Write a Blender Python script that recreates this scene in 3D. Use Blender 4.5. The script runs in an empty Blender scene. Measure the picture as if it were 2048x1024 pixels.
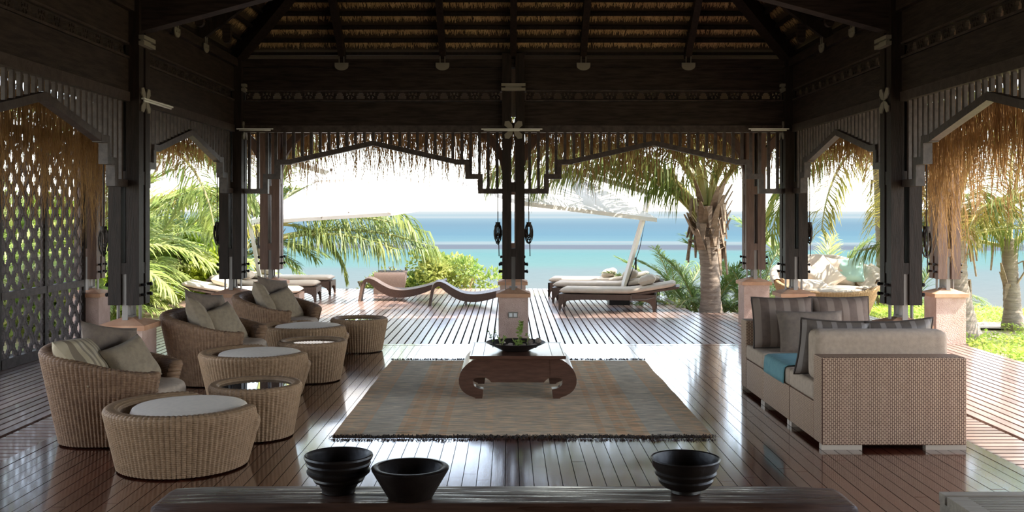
import bpy, math, random
from math import sin, cos, pi, radians as R, sqrt, atan2
from mathutils import Vector, Matrix, noise
rnd = random.Random(7)
SC = bpy.context.scene
COL = SC.collection

# ------------------------------------------------------------------ camera
cam_d = bpy.data.cameras.new('camera'); cam = bpy.data.objects.new('camera', cam_d); COL.objects.link(cam)
cam.location = (0, 0, 1.65); cam.rotation_euler = (R(90), 0, 0)
cam_d.sensor_width = 36; cam_d.lens = 36; cam_d.shift_x = 6/2048; cam_d.shift_y = -90/2048
cam_d.clip_start = .05; cam_d.clip_end = 50000
SC.camera = cam
# ------------------------------------------------------------------ world, sun, exposure
w = bpy.data.worlds.new('world'); SC.world = w; w.use_nodes = True
wn = w.node_tree; bg = wn.nodes['Background']
sky = wn.nodes.new('ShaderNodeTexSky'); sky.sky_type = 'NISHITA'; sky.sun_disc = False
sky.sun_elevation = R(51); sky.sun_rotation = R(101); sky.air_density = 1.0; sky.dust_density = .4; sky.ozone_density = 2.0
hz = wn.nodes.new('ShaderNodeHueSaturation'); hz.inputs['Saturation'].default_value = .55      # hazy tropical sky
wn.links.new(sky.outputs[0], hz.inputs['Color']); wn.links.new(hz.outputs[0], bg.inputs[0]); bg.inputs[1].default_value = .235
sd = bpy.data.lights.new('sun', 'SUN'); sun = bpy.data.objects.new('sun', sd); COL.objects.link(sun)
sd.energy = 4.4; sd.angle = R(.6); sd.color = (1, .93, .82)
SUN = Vector((.62, -.11, .77)).normalized()
sun.rotation_euler = SUN.to_track_quat('Z', 'Y').to_euler()
SC.view_settings.view_transform = 'Standard'; SC.view_settings.look = 'None'
SC.view_settings.gamma = 1; SC.view_settings.use_curve_mapping = False
SC.view_settings.exposure = 1.85
SC.cycles.max_bounces = 10; SC.cycles.diffuse_bounces = 5; SC.cycles.transmission_bounces = 6; SC.cycles.glossy_bounces = 4
SC.cycles.use_denoising = True; SC.cycles.sample_clamp_indirect = 6
SC.cycles.caustics_reflective = False; SC.cycles.caustics_refractive = False

# ------------------------------------------------------------------ helpers
def tag(o, label=None, cat=None, group=None, kind=None):
    if label: o['label'] = label
    if cat: o['category'] = cat
    if group: o['group'] = group
    if kind: o['kind'] = kind
    return o
def empty(name, loc=(0, 0, 0), rz=0, **k):
    o = bpy.data.objects.new(name, None); COL.objects.link(o); o.empty_display_size = .1
    o.location = loc; o.rotation_euler = (0, 0, rz); return tag(o, **k)
def link(name, me, parent=None, loc=(0, 0, 0), rot=(0, 0, 0), **k):
    o = bpy.data.objects.new(name, me); COL.objects.link(o); o.location = loc; o.rotation_euler = rot
    if parent: o.parent = parent
    return tag(o, **k)
def kids(o): return [c for c in COL.objects if c.parent == o]
def dup(root, loc, rz=0, **k):
    r = root.copy(); COL.objects.link(r); r.location = loc; r.rotation_euler = (0, 0, rz); tag(r, **k)
    for ch in root.children[:]:
        c = ch.copy(); COL.objects.link(c); c.parent = r
        for g in ch.children[:]:
            d = g.copy(); COL.objects.link(d); d.parent = c
    return r

class MB:
    def __init__(s): s.v = []; s.f = []
    def add(s, vs, fs):
        b = len(s.v); s.v += [tuple(v) for v in vs]; s.f += [tuple(i+b for i in f) for f in fs]; return s
    def box(s, c, d, rot=None):
        x, y, z = d[0]/2, d[1]/2, d[2]/2
        vs = [Vector(p) for p in ((-x,-y,-z),(x,-y,-z),(x,y,-z),(-x,y,-z),(-x,-y,z),(x,-y,z),(x,y,z),(-x,y,z))]
        if rot: vs = [rot @ v for v in vs]
        c = Vector(c)
        return s.add([v+c for v in vs], [(0,3,2,1),(4,5,6,7),(0,1,5,4),(1,2,6,5),(2,3,7,6),(3,0,4,7)])
    def bar(s, a, b, wx, wz):          # box from a to b
        a, b = Vector(a), Vector(b); d = b-a
        q = d.to_track_quat('Y', 'Z').to_matrix()
        return s.box((a+b)/2, (wx, d.length, wz), q)
    def tube(s, pts, r, n=6, cap=True):
        pts = [Vector(p) for p in pts]; rs = r if isinstance(r, (list, tuple)) else [r]*len(pts)
        vs = []; fs = []
        up = Vector((0, 0, 1))
        for i, p in enumerate(pts):
            t = (pts[min(i+1, len(pts)-1)]-pts[max(i-1, 0)]).normalized()
            a = t.cross(up if abs(t.z) < .95 else Vector((1, 0, 0))).normalized(); b = a.cross(t)
            for k in range(n):
                an = 2*pi*k/n; vs.append(p+(a*cos(an)+b*sin(an))*rs[i])
        for i in range(len(pts)-1):
            for k in range(n):
                fs.append((i*n+k, i*n+(k+1) % n, (i+1)*n+(k+1) % n, (i+1)*n+k))
        if cap: fs.append(tuple(range(n))[::-1]); fs.append(tuple((len(pts)-1)*n+k for k in range(n)))
        return s.add(vs, fs)
    def lathe(s, prof, n=32, c=(0, 0, 0), rib=None):
        vs = []; fs = []
        for (r, z) in prof:
            for k in range(n):
                a = 2*pi*k/n; rr = r+(rib(a, r, z) if rib else 0)
                vs.append((c[0]+rr*cos(a), c[1]+rr*sin(a), c[2]+z))
        for i in range(len(prof)-1):
            for k in range(n):
                fs.append((i*n+k, i*n+(k+1) % n, (i+1)*n+(k+1) % n, (i+1)*n+k))
        if prof[0][0] > 1e-4: fs.append(tuple(range(n))[::-1])
        if prof[-1][0] > 1e-4: fs.append(tuple((len(prof)-1)*n+k for k in range(n)))
        return s.add(vs, fs)
    def prism(s, poly, y0, y1, f=lambda x, y, z: (x, y, z)):   # polygon in (x,z) extruded in y
        n = len(poly)
        vs = [f(x, y0, z) for x, z in poly]+[f(x, y1, z) for x, z in poly]
        fs = [tuple(range(n)), tuple(range(2*n-1, n-1, -1))]+[(i, i+n, (i+1) % n+n, (i+1) % n) for i in range(n)]
        return s.add(vs, fs)
    def grid(s, rows, closed=False):   # list of rows of points
        n = len(rows[0]); vs = [p for r in rows for p in r]; fs = []
        for i in range(len(rows)-1):
            for k in range(n if closed else n-1):
                fs.append((i*n+k, i*n+(k+1) % n, (i+1)*n+(k+1) % n, (i+1)*n+k))
        return s.add(vs, fs)
    def mesh(s, name, m, smooth=False):
        me = bpy.data.meshes.new(name); me.from_pydata(s.v, [], s.f); me.materials.append(m)
        if smooth:
            me.polygons.foreach_set('use_smooth', [True]*len(me.polygons))
            if smooth == 'auto':
                try: me.set_sharp_from_angle(angle=R(38))
                except Exception: pass
        me.update(); return me
    def build(s, name, m, parent=None, loc=(0, 0, 0), rot=(0, 0, 0), smooth=False, **k):
        return link(name, s.mesh(name, m, smooth), parent, loc, rot, **k)

_cube = {}
def cube(name, c, d, m, parent=None, rot=(0, 0, 0)):
    if m.name not in _cube: _cube[m.name] = MB().box((0, 0, 0), (1, 1, 1)).mesh('board', m)
    o = link(name, _cube[m.name], parent, c, rot); o.scale = d; return o

# ------------------------------------------------------------------ materials
def mat(name, col, rough=.6, col2=None, scale=6, stretch=(1, 1, 1), bump=0, bscale=None, spec=.5, metal=0, translucent=0,
        rand=0, coord='Object', detail=4, coat=0, lo=.35, hi=.65, extra=None):
    m = bpy.data.materials.new(name); m.use_nodes = True; N = m.node_tree; n = N.nodes; L = N.links
    b = n['Principled BSDF']; b.inputs['Roughness'].default_value = rough; b.inputs['Metallic'].default_value = metal
    b.inputs['Specular IOR Level'].default_value = spec; b.inputs['Coat Weight'].default_value = coat; b.inputs['Coat Roughness'].default_value = .09; b.inputs['Coat IOR'].default_value = 1.5
    tc = n.new('ShaderNodeTexCoord'); ge = n.new('ShaderNodeNewGeometry')
    src = ge.outputs['Position'] if coord == 'World' else tc.outputs[coord]
    mp = n.new('ShaderNodeMapping'); mp.inputs['Scale'].default_value = stretch; L.new(src, mp.inputs[0])
    nz = n.new('ShaderNodeTexNoise'); nz.inputs['Scale'].default_value = scale; nz.inputs['Detail'].default_value = detail
    L.new(mp.outputs[0], nz.inputs['Vector'])
    mx = n.new('ShaderNodeMix'); mx.data_type = 'RGBA'
    mx.inputs['A'].default_value = (*col, 1); mx.inputs['B'].default_value = (*(col2 or col), 1)
    mr = n.new('ShaderNodeMapRange'); mr.inputs[1].default_value = lo; mr.inputs[2].default_value = hi
    L.new(nz.outputs['Fac'], mr.inputs[0]); L.new(mr.outputs[0], mx.inputs['Factor'])
    out = mx.outputs['Result']
    if extra: out = extra(N, out, tc, ge)
    if rand:
        oi = n.new('ShaderNodeObjectInfo'); hs = n.new('ShaderNodeHueSaturation')
        r2 = n.new('ShaderNodeMapRange'); r2.inputs[3].default_value = 1-rand; r2.inputs[4].default_value = 1+rand
        L.new(oi.outputs['Random'], r2.inputs[0]); L.new(r2.outputs[0], hs.inputs['Value']); L.new(out, hs.inputs['Color']); out = hs.outputs[0]
        ad = n.new('ShaderNodeVectorMath'); ad.operation = 'ADD'; sc = n.new('ShaderNodeMath'); sc.operation = 'MULTIPLY'; sc.inputs[1].default_value = 37
        L.new(oi.outputs['Random'], sc.inputs[0]); L.new(mp.outputs[0], ad.inputs[0]); L.new(sc.outputs[0], ad.inputs[1]); L.new(ad.outputs[0], nz.inputs['Vector'])
    L.new(out, b.inputs['Base Color'])
    if bump:
        bz = n.new('ShaderNodeTexNoise'); bz.inputs['Scale'].default_value = bscale or scale*4; bz.inputs['Detail'].default_value = 3
        L.new(mp.outputs[0], bz.inputs['Vector'])
        bp = n.new('ShaderNodeBump'); bp.inputs['Strength'].default_value = bump; bp.inputs['Distance'].default_value = .01
        L.new(bz.outputs['Fac'], bp.inputs['Height']); L.new(bp.outputs[0], b.inputs['Normal'])
    if translucent:
        tr = n.new('ShaderNodeBsdfTranslucent'); ms = n.new('ShaderNodeMixShader'); ms.inputs[0].default_value = translucent
        L.new(out, tr.inputs[0]); L.new(b.outputs[0], ms.inputs[1]); L.new(tr.outputs[0], ms.inputs[2]); L.new(ms.outputs[0], n['Material Output'].inputs[0])
    return m
def stripes(axis, period, colB, width=.5, colC=None):
    def f(N, out, tc, ge):
        n = N.nodes; L = N.links
        sx = n.new('ShaderNodeSeparateXYZ'); L.new(tc.outputs['Object'], sx.inputs[0])
        a = n.new('ShaderNodeMath'); a.operation = 'DIVIDE'; a.inputs[1].default_value = period; L.new(sx.outputs[axis], a.inputs[0])
        fr = n.new('ShaderNodeMath'); fr.operation = 'FRACT'; L.new(a.outputs[0], fr.inputs[0])
        lt = n.new('ShaderNodeMath'); lt.operation = 'LESS_THAN'; lt.inputs[1].default_value = width; L.new(fr.outputs[0], lt.inputs[0])
        mx = n.new('ShaderNodeMix'); mx.data_type = 'RGBA'; L.new(lt.outputs[0], mx.inputs['Factor']); L.new(out, mx.inputs['A']); mx.inputs['B'].default_value = (*colB, 1)
        return mx.outputs['Result']
    return f
def weave(w, h, dark, mixf=1.0, bumpd=.004):
    def f(N, out, tc, ge):
        n = N.nodes; L = N.links
        sx = n.new('ShaderNodeSeparateXYZ'); L.new(tc.outputs['Object'], sx.inputs[0])
        a = n.new('ShaderNodeMath'); a.operation = 'ADD'; L.new(sx.outputs[0], a.inputs[0]); L.new(sx.outputs[1], a.inputs[1])
        cb = n.new('ShaderNodeCombineXYZ'); L.new(a.outputs[0], cb.inputs[1]); L.new(sx.outputs[2], cb.inputs[0])
        br = n.new('ShaderNodeTexBrick'); br.inputs['Scale'].default_value = 1; br.inputs['Brick Width'].default_value = w; br.inputs['Row Height'].default_value = h
        br.inputs['Mortar Size'].default_value = h*.2; br.inputs['Mortar Smooth'].default_value = .6; br.offset = .5
        L.new(cb.outputs[0], br.inputs['Vector'])
        mx = n.new('ShaderNodeMix'); mx.data_type = 'RGBA'; L.new(br.outputs['Fac'], mx.inputs['Factor']); L.new(out, mx.inputs['A']); mx.inputs['B'].default_value = (*dark, 1)
        bp = n.new('ShaderNodeBump'); bp.inputs['Distance'].default_value = bumpd; bp.inputs['Strength'].default_value = .9; bp.invert = True
        L.new(br.outputs['Fac'], bp.inputs['Height']); L.new(bp.outputs[0], n['Principled BSDF'].inputs['Normal'])
        return mx.outputs['Result']
    return f
def hbands(freq, dark, amt=.5):        # fine horizontal weave rows of ribbed wicker
    def f(N, out, tc, ge):
        n = N.nodes; L = N.links
        wv = n.new('ShaderNodeTexWave'); wv.bands_direction = 'Z'; wv.inputs['Scale'].default_value = freq; wv.inputs['Distortion'].default_value = .6
        L.new(tc.outputs['Object'], wv.inputs['Vector'])
        mm = n.new('ShaderNodeMath'); mm.operation = 'MULTIPLY'; mm.inputs[1].default_value = amt; L.new(wv.outputs['Fac'], mm.inputs[0])
        mx = n.new('ShaderNodeMix'); mx.data_type = 'RGBA'; L.new(mm.outputs[0], mx.inputs['Factor']); L.new(out, mx.inputs['A']); mx.inputs['B'].default_value = (*dark, 1)
        bp = n.new('ShaderNodeBump'); bp.inputs['Distance'].default_value = .003; bp.inputs['Strength'].default_value = .6; bp.invert = True
        L.new(wv.outputs['Fac'], bp.inputs['Height']); L.new(bp.outputs[0], n['Principled BSDF'].inputs['Normal'])
        return mx.outputs['Result']
    return f

TIMBER = mat('dark_timber', (.014, .0085, .006), .55, (.026, .016, .012), 5, (6, 6, .8), .25, spec=.22, coord='World')
BEAM = mat('dark_beam_timber', (.017, .0105, .008), .6, (.042, .028, .022), 4, (1, 1, 9), .25, spec=.22, coord='World')
RAIL = mat('grey_brown_timber', (.034, .022, .018), .42, (.07, .05, .043), 5, (3, 3, 3), .15, spec=.4, coord='World')
OUTT = mat('red_brown_timber', (.085, .04, .026), .55, (.13, .068, .045), 5, (6, 6, .8), .25, coord='World')
STUCCO = mat('pink_stucco', (.52, .35, .28), .85, (.6, .42, .35), 9, bump=.9, bscale=70, coord='World')
CAPM = mat('terracotta_cap', (.5, .25, .14), .7, (.58, .33, .2), 8, bump=.2, coord='World')
STEEL = mat('dull_steel', (.24, .215, .2), .5, metal=.4, bump=.05)
FOOTM = mat('brushed_tan_metal', (.5, .41, .32), .5, metal=.2)
PALEM = mat('pale_metal', (.27, .24, .195), .55, metal=.2)
BLACK = mat('black_iron', (.02, .018, .018), .45, metal=.5)
WHITE = mat('white_enamel', (.8, .8, .78), .4)
ROPE = mat('dark_rope', (.035, .025, .02), .8, (.06, .045, .035), 60)
def sheen(N, out, tc, ge):
    n = N.nodes; L = N.links
    z = n.new('ShaderNodeTexNoise'); z.inputs['Scale'].default_value = 1.6; z.inputs['Detail'].default_value = 5; L.new(ge.outputs['Position'], z.inputs['Vector'])
    r = n.new('ShaderNodeMapRange'); r.inputs[1].default_value = .3; r.inputs[2].default_value = .7; r.inputs[3].default_value = .10; r.inputs[4].default_value = .27
    L.new(z.outputs['Fac'], r.inputs[0]); L.new(r.outputs[0], n['Principled BSDF'].inputs['Roughness']); return out
def streaks(N, out, tc, ge):
    n = N.nodes; L = N.links
    mp = n.new('ShaderNodeMapping'); mp.inputs['Scale'].default_value = (2.2, 38, 10); L.new(ge.outputs['Position'], mp.inputs[0])
    z = n.new('ShaderNodeTexNoise'); z.inputs['Scale'].default_value = 1; z.inputs['Detail'].default_value = 6; L.new(mp.outputs[0], z.inputs['Vector'])
    r = n.new('ShaderNodeMapRange'); r.inputs[1].default_value = .35; r.inputs[2].default_value = .65; r.inputs[3].default_value = .16; r.inputs[4].default_value = .7
    L.new(z.outputs['Fac'], r.inputs[0]); L.new(r.outputs[0], n['Principled BSDF'].inputs['Roughness']); return out
FLOOR = mat('varnished_rosewood', (.066, .014, .008), .22, (.11, .028, .015), 3, (9, .7, 1), .08, 14, spec=.6, rand=.3, coord='World', coat=1.0, extra=sheen)
DECK = mat('weathered_hardwood_deck', (.2, .13, .105), .3, (.29, .195, .16), 3, (7, .8, 1), .15, 12, spec=.6, rand=.22, coord='World', coat=.15)
DECKX = mat('weathered_hardwood_cross', (.2, .13, .105), .32, (.29, .195, .16), 3, (.8, 7, 1), .15, 12, spec=.6, rand=.22, coord='World', coat=.4)
SOIL = mat('dark_soil', (.02, .016, .013), .95)
THATCH = mat('thatch_reed', (.07, .04, .02), .9, (.04, .024, .013), 25, (6, 6, 1), .6, coord='World')
STRAW = mat('raffia_strand', (.24, .13, .055), .75, (.46, .28, .12), 7, coord='World', translucent=.35, spec=.2)
REED = mat('lit_reed_ends', (.62, .42, .22), .85, (.4, .25, .12), 9, coord='World')  # brighter than the thatch: lit streaks at the reed ends put into the colour
LATT = mat('weathered_lattice_timber', (.05, .036, .033), .6, (.085, .064, .06), 5, (3, 3, 3), .15, spec=.3, coord='World')
WICK = mat('tan_ribbed_wicker', (.40, .25, .14), .6, (.30, .185, .10), 30, spec=.3, extra=hbands(26, (.12, .07, .045), .22))
WICKD = mat('brown_ribbed_wicker', (.30, .18, .105), .6, (.21, .12, .07), 30, spec=.3, extra=hbands(26, (.08, .045, .03), .22))
SOFAW = mat('tan_basket_weave', (.62, .42, .28), .55, (.52, .345, .225), 40, spec=.35, extra=weave(.026, .0145, (.13, .06, .04)))
LOUNW = mat('brown_fine_weave', (.17, .11, .08), .45, (.12, .075, .055), 50, spec=.5, extra=weave(.02, .012, (.07, .04, .03), bumpd=.003))
HONEYW = mat('honey_ribbed_wicker', (.62, .4, .2), .55, (.5, .3, .14), 30, extra=hbands(20, (.3, .16, .07), .4))
LINEN = mat('taupe_linen', (.5, .385, .295), .9, (.43, .33, .25), 30, bump=.3, bscale=220)
LINENL = mat('pale_grey_linen', (.84, .71, .57), .9, (.78, .66, .53), 30, bump=.25, bscale=220)
CREAM = mat('cream_canvas', (.66, .57, .47), .85, (.6, .515, .42), 12, bump=.15, bscale=60)
OLIVE = mat('olive_taupe_linen', (.33, .255, .175), .85, (.26, .2, .14), 24, bump=.3, bscale=180)
COCOA = mat('cocoa_linen', (.2, .15, .115), .85, (.16, .12, .095), 24, bump=.3, bscale=180)
SILK = mat('striped_gold_silk', (.5, .42, .3), .4, (.42, .34, .23), 14, spec=.5, extra=stripes(1, .085, (.22, .17, .12), .42))
BROWNST = mat('brown_striped_fabric', (.12, .08, .06), .75, (.15, .10, .075), 20, extra=stripes(1, .13, (.22, .16, .125), .45), bump=.2, bscale=150)
SILVST = mat('silver_striped_fabric', (.1, .075, .06), .5, (.13, .1, .08), 20, extra=stripes(1, .11, (.24, .2, .175), .35))
PIPE = mat('dark_piping', (.05, .035, .028), .7)
TEAL = mat('turquoise_throw', (.12, .27, .3), .9, (.17, .34, .36), 12, (1, 8, 1), .3, 90)
MINT = mat('mint_cotton', (.4, .62, .55), .85)
GLASS = mat('smoked_glass', (.03, .03, .03), .02, spec=.8)
TABLEW = mat('dark_rosewood', (.075, .032, .02), .28, (.12, .055, .035), 4, (2, 12, 12), .1, spec=.5, coat=.3)
BENCHW = mat('waxed_dark_bench_wood', (.05, .022, .013), .3, (.10, .047, .028), 3, (1.2, 14, 14), .35, spec=.35, coat=0, coord='World', extra=streaks)
BOWLW = mat('charred_black_wood', (.01, .007, .006), .38, (.02, .014, .011), 8, bump=.25, bscale=25, spec=.3)
SLATW = mat('greyed_teak', (.30, .25, .19), .5, (.40, .335, .26), 4, (1, 10, 10), .2)
PEWTER = mat('dark_pewter', (.07, .06, .055), .4, metal=.6)
STONE = mat('pale_pebble', (.45, .36, .29), .8, (.6, .5, .42), 20)
POD = mat('dry_seed_ball', (.3, .24, .19), .9, (.16, .12, .09), 60, bump=.8, bscale=80)
def leafm(name, a, b, tr=.4, rough=.45): return mat(name, a, rough, b, 1.6, coord='World', translucent=tr, spec=.35)
PALML = leafm('palm_leaf', (.09, .15, .03), (.25, .28, .065))
PALMY = leafm('yellowing_palm_leaf', (.30, .30, .06), (.45, .36, .1), .5)
ARECA = leafm('areca_leaf', (.30, .42, .10), (.55, .58, .24), .45)
ARECAD = leafm('deep_green_areca_leaf', (.12, .21, .06), (.26, .33, .1), .4)
SHRUB = leafm('bright_shrub_leaf', (.34, .52, .05), (.6, .66, .1), .5)
SHRUBM = leafm('mid_green_shrub_leaf', (.2, .32, .07), (.5, .5, .15), .4)
GRASSL = leafm('lawn_leaf', (.3, .48, .06), (.5, .6, .12), .4)
SPRIG = leafm('sprig_leaf', (.2, .3, .06), (.36, .42, .12), .35)
TRUNK = mat('palm_bark', (.24, .19, .15), .9, (.36, .29, .235), 6, (1, 1, 7), .8, 30, coord='World')
BOOT = mat('dry_palm_boot', (.26, .19, .135), .9, (.4, .3, .22), 8, (1, 1, 3), .6, coord='World')
CANE = mat('green_cane', (.2, .26, .07), .5, (.35, .34, .12), 5, coord='World')
RACH = mat('palm_rib', (.36, .38, .12), .5, (.5, .42, .18), 3, coord='World')
SHADE = mat('white_canvas_canopy', (.85, .82, .78), .85, translucent=.25)
ALU = mat('champagne_pole', (.55, .5, .44), .35, metal=.4)
SAND = mat('sandy_earth', (.5, .38, .26), .95, (.2, .24, .07), .9, bump=.4, bscale=30, coord='World', lo=.45, hi=.6)
PATHM = mat('pale_sand_path', (.66, .53, .4), .95, (.55, .43, .32), 4, bump=.3, bscale=40, coord='World')
# ------------------------------------------------------------------ layout numbers (metres)
XC = .055; S = 3.53; YB = 12.9; YN = YB-S; YF = YN-S; YO = 15.0; XOR = 5.49; XOL = -5.28
FL, FR, FB, FF = -3.25, 3.2, 12.68, 3.0      # inner floor

# ------------------------------------------------------------------ sea
def seamat():
    m = bpy.data.materials.new('reef_sea_water'); m.use_nodes = True; N = m.node_tree; n = N.nodes; L = N.links
    b = n['Principled BSDF']; b.inputs['Roughness'].default_value = .7; b.inputs['Specular IOR Level'].default_value = 0
    g = n.new('ShaderNodeNewGeometry'); sx = n.new('ShaderNodeSeparateXYZ'); L.new(g.outputs['Position'], sx.inputs[0])
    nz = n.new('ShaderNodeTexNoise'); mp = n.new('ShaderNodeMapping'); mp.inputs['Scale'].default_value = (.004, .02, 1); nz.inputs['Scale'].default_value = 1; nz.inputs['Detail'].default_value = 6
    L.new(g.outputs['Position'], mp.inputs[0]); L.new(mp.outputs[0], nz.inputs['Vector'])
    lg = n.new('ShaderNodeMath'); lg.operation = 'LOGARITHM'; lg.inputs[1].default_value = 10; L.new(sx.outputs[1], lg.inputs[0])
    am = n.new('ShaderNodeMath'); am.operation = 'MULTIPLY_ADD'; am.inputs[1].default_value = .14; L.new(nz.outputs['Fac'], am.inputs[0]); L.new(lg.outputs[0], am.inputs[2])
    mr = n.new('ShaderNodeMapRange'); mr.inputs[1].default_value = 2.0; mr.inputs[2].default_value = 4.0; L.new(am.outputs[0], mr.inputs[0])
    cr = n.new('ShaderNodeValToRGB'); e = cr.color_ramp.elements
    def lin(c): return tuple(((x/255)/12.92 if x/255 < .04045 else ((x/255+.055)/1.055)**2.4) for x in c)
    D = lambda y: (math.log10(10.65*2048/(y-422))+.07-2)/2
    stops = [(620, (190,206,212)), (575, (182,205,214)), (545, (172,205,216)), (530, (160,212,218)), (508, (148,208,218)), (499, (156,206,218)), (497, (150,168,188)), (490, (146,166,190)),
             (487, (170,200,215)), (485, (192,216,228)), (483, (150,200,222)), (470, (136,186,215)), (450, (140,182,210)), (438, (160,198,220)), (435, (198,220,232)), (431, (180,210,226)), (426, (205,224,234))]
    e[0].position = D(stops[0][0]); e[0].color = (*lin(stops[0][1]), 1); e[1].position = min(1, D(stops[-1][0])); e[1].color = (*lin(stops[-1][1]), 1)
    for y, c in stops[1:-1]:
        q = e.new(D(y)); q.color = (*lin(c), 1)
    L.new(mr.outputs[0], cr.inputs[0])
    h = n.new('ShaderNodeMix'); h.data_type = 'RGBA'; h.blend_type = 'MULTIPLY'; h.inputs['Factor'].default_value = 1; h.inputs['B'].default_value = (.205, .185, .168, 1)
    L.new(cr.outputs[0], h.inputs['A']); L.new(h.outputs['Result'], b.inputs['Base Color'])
    wz = n.new('ShaderNodeTexNoise'); wm = n.new('ShaderNodeMapping'); wm.inputs['Scale'].default_value = (.25, .8, 1); wz.inputs['Detail'].default_value = 5; wz.inputs['Scale'].default_value = 1
    L.new(g.outputs['Position'], wm.inputs[0]); L.new(wm.outputs[0], wz.inputs['Vector'])
    bp = n.new('ShaderNodeBump'); bp.inputs['Strength'].default_value = .5; bp.inputs['Distance'].default_value = .6; L.new(wz.outputs['Fac'], bp.inputs['Height']); L.new(bp.outputs[0], b.inputs['Normal'])
    return m
MB().add([(-20000, 20, -9), (20000, 20, -9), (20000, 30000, -9), (-20000, 30000, -9)], [(0, 1, 2, 3)]).build('sea', seamat(), kind='structure')

# ------------------------------------------------------------------ terrain
def gz(x, y):
    edge = 23.4 if x < 2.6 else (17.7 if x < 5 else 17.9+.15*(x-5))
    if 2.6 <= x < 3.4: edge = 23.4+(17.7-23.4)*(x-2.6)/.8
    if x < -6: edge += (-6-x)*.5
    z = -.2+(.12 if x > 5.7 else 0)+.05*noise.noise((x*.5, y*.5, 0))
    if y > edge: z -= min(9.5, (y-edge)*.9)
    return z
rows = []
ys = [-6+i*.75 for i in range(64)]; xs = [-30+i*.75 for i in range(81)]
for y in ys: rows.append([(x, y, gz(x, y)) for x in xs])
MB().grid(rows).build('ground', SAND, smooth=True, kind='structure')
prow = []
for i in range(14):
    x = 5.9+i*.6; yc = 15.6-.12*i
    prow.append([(x, yc+d, max(gz(x, yc+d), gz(x, yc+.4))+.03) for d in (-.55, -.2, .2, .55)])
MB().grid(prow).build('sand_path', PATHM, smooth=True, kind='structure')
MB().add([(FL-3, FF-2, -.13), (5.7, FF-2, -.13), (5.7, 17.2, -.13), (2.9, 17.2, -.13), (2.9, 21.6, -.13), (-6.2, 21.6, -.13), (-6.2, FF-2, -.13)], [tuple(range(7))]).build('ground', SOIL, kind='structure')

# ------------------------------------------------------------------ floors: every board its own piece
floor = empty('floor', (0, 0, 0), kind='structure')
pitch = .0872; n = int((FR-FL)/pitch)
for i in range(n+1):
    x = FL+pitch*(i+.5); 
    if x > FR: break
    cuts = [FF, rnd.uniform(4.8, 6.8), rnd.uniform(8, 11), FB-.1]
    for a, b in zip(cuts, cuts[1:]):
        cube('plank', (x, (a+b)/2, -.03+rnd.uniform(-.0006, .0006)), (pitch-.0045, b-a-.004, .06), FLOOR, floor)
cube('edge_board', ((FL+FR)/2, FB-.05, -.028), (FR-FL, .095, .06), FLOOR, floor)
cube('edge_board', (FL-.045, (FF+FB)/2, -.028), (.085, FB-FF, .06), FLOOR, floor)
cube('edge_board', (FR+.045, (FF+FB)/2, -.028), (.085, FB-FF, .06), FLOOR, floor)
cube('underlay', ((FL+FR)/2, (FF+FB)/2, -.09), (FR-FL-.02, FB-FF-.02, .05), SOIL, floor)

deck_b = empty('floor_back_deck', kind='structure')
p = .1; i = 0
x = -6.0
while x < 5.6:
    xm = x+p/2; far = 21.8 if xm < 2.98 else (17.2 if xm > 4 else 16.65)
    cuts = [FB, rnd.choice((14.9, 15.7, 16.2)) , far] if far < 20 else [FB, rnd.choice((14.9, 15.6, 16.3)), far] if rnd.random() < .55 else [FB, rnd.choice((15.6, 16.3)), rnd.choice((18.2, 19, 19.7)), far]
    for a, b in zip(cuts, cuts[1:]):
        cube('slat', (xm, (a+b)/2, -.025+rnd.uniform(-.001, .001)), (p-.019, b-a-.006, .05), DECK, deck_b)
    x += p
for sd_, x0, x1, inner in (('left', -5.62, -3.72, FL-.09), ('right', 3.72, 5.62, FR+.09)):
    d = empty('floor_%s_deck' % sd_, kind='structure')
    x = x0
    while x < x1-.05:
        for a, b in zip([4, rnd.choice((6.6, 7.3, 8.2)), rnd.choice((10, 10.7)), FB], [0]*0 or [rnd.choice((6.6, 7.3, 8.2))]*0 or []): pass
        cuts = [4, rnd.choice((6.6, 7.3, 8.2)), rnd.choice((10, 10.7, 11.3)), FB]
        for a, b in zip(cuts, cuts[1:]):
            cube('slat', (x+p/2, (a+b)/2, -.025), (p-.021, b-a-.006, .05), DECK, d)
        x += p
    xa, xb = (inner, x0-.03) if x0 > 0 else (x1+.03, inner)
    y = 5.0
    while y < FB-.1:
        cube('cross_slat', ((xa+xb)/2, y+.052, -.026), (abs(xb-xa), .076, .05), DECKX, d); y += .104

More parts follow.
